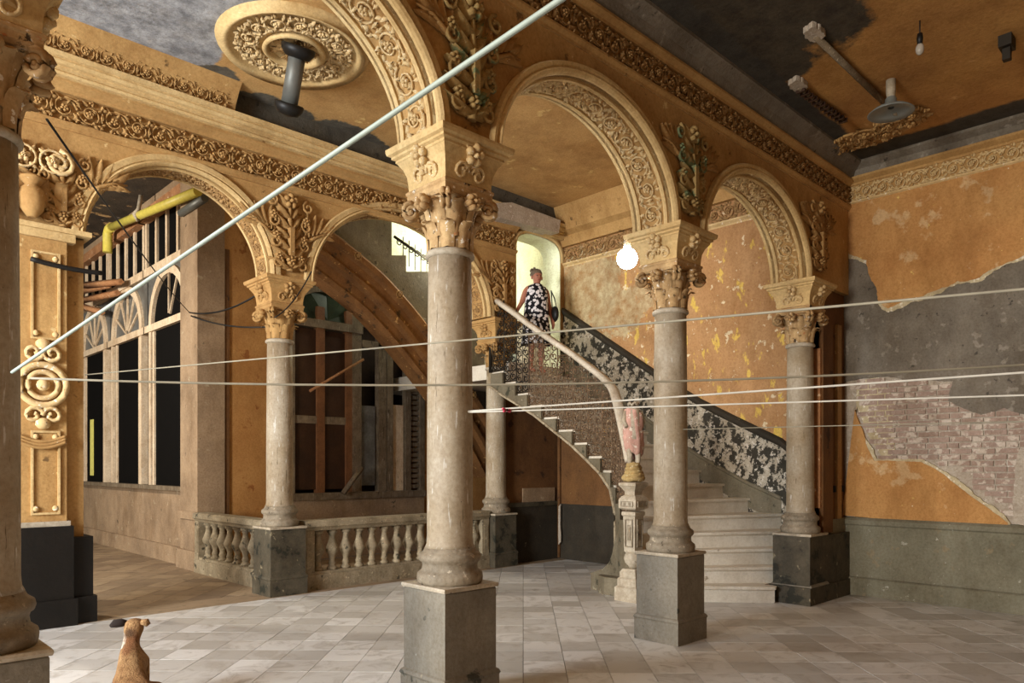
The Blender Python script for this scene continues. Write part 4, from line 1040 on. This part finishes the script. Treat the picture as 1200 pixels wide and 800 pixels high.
b.build('rock_base', aged('gilded_plaster', srgb(190, 164, 110), srgb(150, 124, 80), 12, [(srgb(226, 212, 176), 25, .6)]), stt)
b = MB()
for sx in (-1, 1):
    b.tube([(sx*.045, -.01, .16), (sx*.05, -.03, .28), (sx*.045, 0, .42), (sx*.04, 0, .55)], [.026, .032, .045, .055], 10)
b.tube([(0, 0, .50), (0, 0, .62), (0, -.01, .74), (0, 0, .84), (0, .01, .90)], [.10, .09, .085, .085, .03], 12)
b.tube([(-.08, 0, .83), (-.12, -.02, .72), (-.10, -.08, .64)], [.035, .03, .022], 8); b.tube([(.08, 0, .83), (.12, .0, .72), (.11, -.05, .6)], [.035, .03, .022], 8)
b.build('body', M['slab'], stt)
b = MB(); prof = [(.06, .30), (.10, .36), (.115, .48), (.105, .60), (.11, .72), (.095, .82)]
v = []; f = []
for r_, z in prof:
    for i in range(28): a_ = 2*PI*i/28; rr_ = r_*(1+.13*math.sin(7*a_+z*8)); v.append((rr_*1.05*math.cos(a_), rr_*.85*math.sin(a_), z-.05*math.sin(a_+1)))
for j in range(len(prof)-1):
    for i in range(28): f.append((j*28+i, j*28+(i+1) % 28, (j+1)*28+(i+1) % 28, (j+1)*28+i))
b.add(v, f, True); b.build('pink_drapery', aged('faded_pink_drapery', srgb(206, 158, 144), srgb(178, 140, 124), 9, [(srgb(226, 212, 196), 18, .58)]), stt)
b = MB(); b.tube([(.055*math.cos(2*PI*i/12), .055*math.sin(2*PI*i/12), .92+.02*math.sin(i*3)) for i in range(12)], .018, 5, closed=True); b.tube([(0, 0, .86), (0, 0, .93)], .03, 8)
b.build('broken_neck', M['slab'], stt)

# ================================================================== LAMPS
lp = on_y(735, 303, 4.33)
bl = empty('lit_bulb', lp); tag(bl, 'glaring white lit bulb hung behind the third column', 'lamp')
MB().ball((0, 0, 0), .10, 20, 12).build('globe', M['bulb'], bl)
MB().lathe([(.035, .09), (.037, .12), (.035, .17), (.02, .19)], 12).build('socket', M['slab'], bl)
MB().tube([(0, 0, .16), (.06, -.05, .22), (.16, -.18, .17)], .008, 5).build('wire', M['slab'], bl)
point('bulb_light', lp, 940, (1.0, .92, .77), .09)
md = empty('ceiling_medallion', (*on_z(345, 55, CE2).xy, CE2)); tag(md, 'round plaster ceiling medallion with carved rings', 'medallion')
MB().lathe([(0, -.02), (.62, -.02), (.64, -.05), (.72, -.08), (.69, -.06), (.76, -.03), (.77, .0)][::-1], 48, cap=False).build('outer_ring', M['arch'], md)
MB().lathe([(.30, -.02), (.32, -.06), (.29, -.08), (.26, -.06), (.25, -.02)], 32, cap=False).build('inner_ring', M['arch'], md)
for k in range(13):
    a_ = 2*PI*k/13; obj('medallion_scroll', SCROLL_P, md, frame((.46*math.cos(a_), .46*math.sin(a_), -.03), Vector((-math.sin(a_), math.cos(a_), 0)), Vector((math.cos(a_), math.sin(a_), 0))*1, -Z, .23))
for k in range(7):
    a_ = 2*PI*k/7; obj('medallion_leaf', FAN, md, frame((.08*math.cos(a_), .08*math.sin(a_), -.03), Vector((math.cos(a_), math.sin(a_), 0)), Vector((math.sin(a_), -math.cos(a_), 0)), -Z, .2))
hl = empty('hanging_fixture', md.location-Z*.05); tag(hl, 'grey tubular fixture with black half-dome ends hanging from the medallion', 'fixture')
pa = on_z(350, 55, CE2-.12)-hl.location
pb = at_depth(339, 122, pa.z*0+7.62)-hl.location
ax = (pb-pa).normalized()
MB().tube([pa, pb], .085, 14).build('tube_body', M['metal_grey'], hl)
for p, d_, r_ in ((pa, ax, .17), (pb, -ax, .15)):
    q = (-ax).to_track_quat('Z', 'Y').to_matrix().to_4x4(); q.translation = p
    MB().lathe([(.02, -.12), (r_*.7, -.10), (r_*.95, -.05), (r_, 0), (r_*.9, .01), (.02, .015)], 18, q).build('end_dome', M['black_plastic'], hl)
# front room ceiling remains
for (x0, y0_, x1, y1_, r_, lab, nm) in ((955, 42, 1040, 124, .035, 'long dark ceiling batten leading to the enamel lampshade', 'ceiling_batten'), (936, 102, 990, 141, .03, 'short notched ceiling batten beside the bare plaster patch', 'ceiling_batten')):
    a_, b_ = on_z(x0, y0_, CE1-.04), on_z(x1, y1_, CE1-.04); t = empty(nm, a_); tag(t, lab, 'batten')
    MB().tube([Vector((0, 0, 0)), b_-a_], r_, 4).build('strip', M['wood_grey'], t)
    MB().prism(ragged([(-.16, -.05), (.05, -.07), (.12, .0), (.04, .06), (-.12, .05)], .05, 5, 3), lambda p, q, t_: (p, q, t_), -.01, .05).build('plaster_patch', M['mortar'], t)
    if x0 == 936:
        for k in range(12): MB().box(-.012, .012, -.045, .045, -.04, .0, Matrix.Translation((b_-a_)*(k+.5)/12)).build('notch', M['wood_dark'], t)
sh = empty('ceiling_lampshade', (*on_z(1044, 130, CE1-.30).xy, CE1-.30)); tag(sh, 'grey enamel lampshade hanging near the ceiling corner', 'lampshade')
MB().lathe([(.03, .14), (.05, .12), (.06, .05), (.16, .02), (.21, -.02), (.205, -.025), (.15, .0), (.03, .03)], 24, cap=False).build('shade', M['enamel'], sh)
MB().lathe([(.035, .10), (.045, .2), (.045, .3)], 12).build('holder', M['slab'], sh)
MB().tube([(.1, .0, .01), (.34, -.02, .05), (.5, -.05, .18)], .02, 6).build('arm', M['wood_grey'], sh)
cb_ = empty('unlit_bulb', (*on_z(1078, 52, CE1-.2).xy, CE1-.2)); tag(cb_, 'small unlit bulb hanging from the front ceiling', 'lamp')
MB().ball((0, 0, -.04), (.035, .035, .05), 12, 8).build('globe', M['bulb_off'], cb_)
MB().lathe([(.02, 0), (.025, .05), (.02, .09)], 10).build('socket', M['black_plastic'], cb_)
MB().tube([(0, 0, .08), (0, 0, .2)], .006, 5).build('cord', M['cable'], cb_)
hk = MB().box(-.08, .08, -.05, .05, -.1, 0).box(-.03, .03, -.03, .03, -.2, -.1).build('ceiling_bracket', M['iron']); hk.location = (*on_z(1180, 44, CE1).xy, CE1); tag(hk, 'dark broken ceiling bracket at the upper right', 'bracket')
ro = empty('ceiling_rosette', (*on_z(1022, 155, CE1).xy, CE1)); tag(ro, 'crumbling carved plaster rosette left in the ceiling corner', 'rosette')
for k, (x, y) in enumerate(((-.1, -.5), (.08, -.38), (-.08, -.22), (.1, -.1), (-.08, .05), (.1, .18), (-.06, .32), (.08, .45), (-.05, .55))):
    obj('carved_scroll', (SCROLL, ROSE_O, SCROLL)[k % 3], ro, frame((x, y, -.02), Vector((math.cos(k), math.sin(k), 0)), Vector((math.sin(k), -math.cos(k), 0)), -Z, .26))
MB().prism(ragged([(-.2, -.6), (.18, -.5), (.22, .0), (.2, .5), (-.1, .62), (-.2, .2)], .06, 5, 6), lambda p, q, t_: (p, q, t_), -.025, .01).build('backing', M['relief'], ro)
ro.rotation_euler = (0, 0, R(-10))

# ================================================================== CORDS AND CABLES
def cord(name, pts, r, mat, label, sag=0, cat='rope'):
    pts = [Vector(p) for p in pts]; out = []
    if cat == 'rope' and name == 'clothes_line':      # the lines run on past the frame
        if 'slanting' in label: pts[0] = pts[1]+(pts[0]-pts[1])*1.6
        else: pts.append(pts[-1]+(pts[-1]-pts[-2])*.5)
    for i in range(len(pts)-1):
        for k in range(12):
            t = k/12; p = pts[i].lerp(pts[i+1], t); p.z -= sag*4*t*(1-t); out.append(p)
    out.append(pts[-1]); o0 = out[0].copy()
    o = MB().tube([p-o0 for p in out], r, 6).build(name, mat); o.location = o0
    return tag(o, label, cat)
cord('clothes_line', [at_depth(668, -8, 1.35), at_depth(14, 436, 2.95)], .0062, M['rope_green'], 'thick pale green cord slanting across the upper left foreground')
cord('clothes_line', [on_y(100, 439, V2-.26), at_depth(1262, 333, 2.6)], .0058, M['rope_grey'], 'topmost cord rising to the right across the orange and grey wall')
cord('clothes_line', [at_depth(36, 443, 3.05), at_depth(1262, 423, 3.1)], .005, M['rope_grey'], 'long sagging cord tied to the left edge column', .06)
cord('clothes_line', [at_depth(546, 482, 4.92), at_depth(1262, 432, 3.4)], .006, M['rope_white'], 'upper white cord tied to the central column')
cord('clothes_line', [at_depth(546, 483, 4.92), at_depth(1262, 461, 3.5)], .005, M['rope_white'], 'lower white cord tied to the central column')
cord('clothes_line', [at_depth(800, 503, 6.72), at_depth(1262, 492, 4.2)], .0045, M['rope_grey'], 'lowest thin cord running right from the column by the newel')
cord('cable', [at_depth(55, 140, 3.1), on_x(222, 366, 4.3)], .006, M['cable'], 'black cable running from the left capital down to the windows', .05, 'cable')
cord('cable', [on_x(222, 366, 4.3), on_y(312, 338, V2+.05)], .012, M['cable'], 'upper black cable from the windows to the corner column capital', .12, 'cable')
cord('cable', [on_x(224, 370, 4.3), on_y(312, 383, V2+.05)], .012, M['cable'], 'lower black cable from the windows to the corner column', .06, 'cable')
cord('cable', [on_y(36, 303, V2-.27), on_y(120, 320, V2-.27)], .025, M['cable'], 'thick dark cable across the panelled pilaster', .02, 'cable')
cord('cable', [on_y(322, 372, V2-.33), on_y(365, 318, V2-.4)], .008, M['cable'], 'thin dark wire looped over the corner column capital', .08, 'cable')
pg = empty('clothes_peg', at_depth(594, 478, 4.75)); tag(pg, 'small pink clothes peg on the white cord', 'peg')
for s_ in (-1, 1): MB().box(-.035, .035, -.006, .006, -.02, -.008, Matrix.Rotation(s_*.25, 4, 'Y')).build('jaw', M['pink'], pg)
MB().tube([(-.005, -.01, -.012), (-.005, .01, -.012)], .008, 6).build('spring', M['iron'], pg)

# ================================================================== WOMAN ON THE STAIRS
def skin_body(name, verts, edges, radii, mat, parent=None, root=0, sub=2):
    me = bpy.data.meshes.new(name); me.from_pydata(verts, edges, []); o = bpy.data.objects.new(name, me); C.objects.link(o)
    if parent: o.parent = parent
    m = o.modifiers.new('skin', 'SKIN'); m.use_smooth_shade = True
    sv = me.skin_vertices
    if len(sv) == 0: me.attributes.new  # never reached: the modifier adds the layer
    for i, r_ in enumerate(radii):
        sv[0].data[i].radius = (r_, r_) if isinstance(r_, (int, float)) else r_
        sv[0].data[i].use_root = (i == root)
    s_ = o.modifiers.new('subsurf', 'SUBSURF'); s_.levels = sub; s_.render_levels = sub
    me.materials.append(mat); return o
M['skin'] = aged('skin', srgb(196, 134, 110), srgb(178, 116, 94), 12, rough=.5, bump=.05)
M['hair'] = aged('short_grey_hair', srgb(128, 112, 94), srgb(92, 80, 66), 40, rough=.7, bump=.6, bscale=60)
t = NT('black_dress_with_white_flowers')
vo = t.n.new('ShaderNodeTexVoronoi'); vo.inputs['Scale'].default_value = 17; vo.inputs['Randomness'].default_value = .9; t.link(t.obj, vo.inputs['Vector'])
nz = t.math('MULTIPLY', t.math('SUBTRACT', t.noise(30, 3, .6, t.obj), .5), .7)
k = t.ramp(t.math('ADD', vo.outputs['Distance'], nz), .50, .44)
M['dress'] = t.finish(t.mix(k, srgb(20, 18, 24), srgb(226, 222, 222)), .8, .1)
pw_ = (8.52, 8.22)
wm = empty('person', (pw_[0], pw_[1], RI*16), R(-22)); tag(wm, 'person in black dress with white flowers coming down the stairs', 'person')
V_ = [(0, 0, .92), (0, 0, 1.08), (0, 0, 1.22), (0, .0, 1.34), (0, -.005, 1.42), (0, -.02, 1.47), (0, -.035, 1.53), (0, -.03, 1.59), (0, -.02, 1.635),     # 0-8 trunk, neck, head
      (-.10, 0, 1.37), (-.175, 0, 1.345), (-.255, .0, 1.13), (-.36, -.06, .98), (-.385, -.075, .94),                                                 # 9-13 her right arm
      (.10, 0, 1.37), (.175, 0, 1.345), (.245, .03, 1.09), (.275, -.03, .86), (.28, -.04, .81),                                                        # 14-18 left arm
      (-.09, 0, .84), (-.10, -.03, .48), (-.10, .0, .10), (-.10, -.05, .045), (-.10, -.15, .03),                                                      # 19-23
      (.09, 0, .84), (.095, .0, .48), (.10, .04, .10), (.10, -.02, .045), (.10, -.11, .03)]
E_ = [(0, 1), (1, 2), (2, 3), (3, 4), (4, 5), (5, 6), (6, 7), (7, 8), (3, 9), (9, 10), (10, 11), (11, 12), (12, 13), (3, 14), (14, 15), (15, 16), (16, 17), (17, 18),
      (0, 19), (19, 20), (20, 21), (21, 22), (22, 23), (0, 24), (24, 25), (25, 26), (26, 27), (27, 28)]
R_ = [(.16, .12), (.15, .11), (.15, .115), (.13, .10), .055, .052, .082, .088, .05, .07, .055, .042, .03, .03, .07, .055, .042, .03, .03,
      .09, .058, .038, .04, .03, .09, .058, .038, .04, .03]
# fingers, each a short chain rooted in the palm
def fingers(base, d, side, down):
    global V_, E_, R_
    bi = len(V_)
    for j, (off, L) in enumerate(((-.03, .065), (-.01, .078), (.01, .072), (.028, .058))):
        i0 = len(V_); p = Vector(V_[base])+Vector(side)*off
        V_ += [tuple(p+Vector(d)*L*.5), tuple(p+Vector(d)*L*.85+Vector(down)*L*.4)]; E_ += [(base, i0), (i0, i0+1)]; R_ += [.0095, .0085]
    i0 = len(V_); p = Vector(V_[base])-Vector(side)*.03; V_ += [tuple(p+Vector(down)*.01-Vector(side)*.02), tuple(p+Vector(d)*.035-Vector(side)*.025)]; E_ += [(base, i0), (i0, i0+1)]; R_ += [.011, .009]
fingers(13, (-.5, -.5, -.6), (.7, -.7, 0), (0, -.2, -.9)); fingers(18, (0, -.15, -.98), (0, 1, 0), (-.5, 0, -.8))
skin_body('body', V_, E_, R_, M['skin'], wm)
def loft(name, rings, mat, parent, n=28, wav=0):
    b = MB(); v = []; f = []
    for cx_, cy_, z, rx, ry in rings:
        for i in range(n):
            a_ = 2*PI*i/n; k_ = 1+wav*math.sin(6*a_)*(1-z/1.5); v.append((cx_+rx*k_*math.cos(a_), cy_+ry*k_*math.sin(a_), z))
    for j in range(len(rings)-1):
        for i in range(n): f.append((j*n+i, j*n+(i+1) % n, (j+1)*n+(i+1) % n, (j+1)*n+i))
    b.add(v, f, True); o = b.build(name, mat, parent); m = o.modifiers.new('thickness', 'SOLIDIFY'); m.thickness = .006; m.offset = 1; return o
loft('dress', [(0, 0, .46, .25, .20), (0, 0, .60, .235, .19), (0, 0, .80, .22, .175), (0, 0, .95, .212, .165), (0, 0, 1.08, .195, .15), (0, 0, 1.22, .195, .152), (0, 0, 1.32, .185, .135), (0, 0, 1.385, .165, .11), (0, -.005, 1.42, .10, .08), (0, -.005, 1.44, .07, .068)], M['dress'], wm, 28, .10)
b = MB(); b.ball((0, .005, 1.605), (.098, .105, .088), 16, 10)
for k in range(26):
    a_ = random.uniform(0, 2*PI); z = random.uniform(1.56, 1.68); b.ball((.08*math.cos(a_), .01+.085*math.sin(a_) if math.sin(a_) > -.4 or z > 1.63 else .03, z), .026, 6, 4)
b.build('hair', M['hair'], wm)
MB().ball((0, -.118, 1.535), (.014, .02, .022), 8, 6).build('nose', M['skin'], wm)
MB().ball((0, -.110, 1.495), (.024, .01, .007), 8, 4).build('mouth', plain('lips', srgb(150, 78, 70), .5), wm)
M['eye'] = plain('dark_eyes', srgb(40, 30, 26), .3)
for s_ in (-1, 1):
    MB().ball((s_*.09, -.02, 1.54), (.012, .022, .032), 8, 6).build('ear', M['skin'], wm)
    MB().ball((s_*.032, -.107, 1.558), (.013, .008, .007), 8, 5).build('eye', M['eye'], wm)
hb = empty('handbag', (8.80, 8.08, RI*16+.98), R(-22)); tag(hb, 'black handbag at the hip of the person on the stairs', 'bag')
b = MB(); b.ball((0, 0, 0), (.06, .11, .13), 14, 9); b.build('pouch', M['black_plastic'], hb)
MB().tube([(0, -.08, .08), (-.02, -.04, .25), (-.05, .02, .38), (-.02, .06, .25), (0, .08, .08)], .010, 6).build('strap', M['black_plastic'], hb)

# ================================================================== DOG
t = NT('tan_dog_fur'); sep = t.n.new('ShaderNodeSeparateXYZ'); t.link(t.obj, sep.inputs[0])
col = t.mix(t.ramp(t.noise(7, 5, .6, t.obj), .35, .65), srgb(150, 108, 68), srgb(186, 148, 102))
col = t.mix(t.blobs([(-.06, .425, .05, .05)], 'XZ', .5, 8), col, srgb(214, 200, 180))
col = t.mix(t.blobs([(.01, .42, .035, .08)], 'XZ', .9, 14, .35), col, srgb(138, 92, 58))
col = t.mix(t.blobs([(-.005, .475, .035, .028)], 'XZ', .8, 14, .35), col, srgb(92, 66, 44))
col = t.mix(t.ramp(t.noise(60, 4, .7, t.obj, stretch=(1, 1, .35)), .45, .7), col, srgb(112, 78, 48))
M['fur'] = t.finish(col, .95, 1.0, 110)
dg = empty('dog', (*on_z(146, 828, 0).xy, 0), -ALPHA); tag(dg, 'tan dog sitting with its back turned on the marble floor', 'dog')
# seen from behind: local +y is away from the viewer, x to the right
V_ = [(.075, -.06, .12), (.045, -.01, .22), (.015, .05, .315), (0, .09, .385), (-.005, .11, .44), (-.005, .13, .515), (-.005, .175, .52), (-.01, .225, .51),   # rump, back, shoulder, neck, head, muzzle
      (-.075, .14, .27), (-.08, .16, .14), (-.08, .165, .02), (-.08, .20, .012),
      (.055, .14, .27), (.06, .16, .14), (.06, .165, .02), (.06, .20, .012),
      (-.02, -.02, .10), (-.05, .08, .12), (-.05, .03, .03), (-.05, .14, .018),
      (.17, -.02, .10), (.195, .08, .12), (.185, .03, .03), (.185, .14, .018),
      (.10, -.15, .04), (.22, -.19, .02), (.31, -.14, .018)]
E_ = [(0, 1), (1, 2), (2, 3), (3, 4), (4, 5), (5, 6), (6, 7), (2, 8), (8, 9), (9, 10), (10, 11), (2, 12), (12, 13), (13, 14), (14, 15),
      (0, 16), (16, 17), (17, 18), (18, 19), (0, 20), (20, 21), (21, 22), (22, 23), (0, 24), (24, 25), (25, 26)]
R_ = [(.105, .11), (.092, .10), (.078, .085), (.06, .06), (.052, .052), (.080, .074), (.042, .042), (.026, .026), .045, .026, .022, .020, .045, .026, .022, .020,
      .07, .055, .03, .022, .07, .055, .03, .022, .025, .018, .012]
skin_body('body', V_, E_, R_, M['fur'], dg)
M['ear'] = plain('dark_brown_ear', srgb(34, 24, 19), .9)
b = MB(); b.tube([(-.05, .13, .53), (-.085, .125, .533), (-.13, .12, .528), (-.155, .12, .512)], [.022, .036, .036, .018], 8, flat=.8); b.build('ear', M['ear'], dg)
b = MB(); b.tube([(.05, .13, .535), (.078, .13, .535), (.092, .135, .515)], [.024, .034, .022], 8, flat=.8); b.build('ear', M['fur'], dg)
b = MB(); b.ball((-.012, .25, .512), .013, 8, 5); b.build('nose', M['ear'], dg)
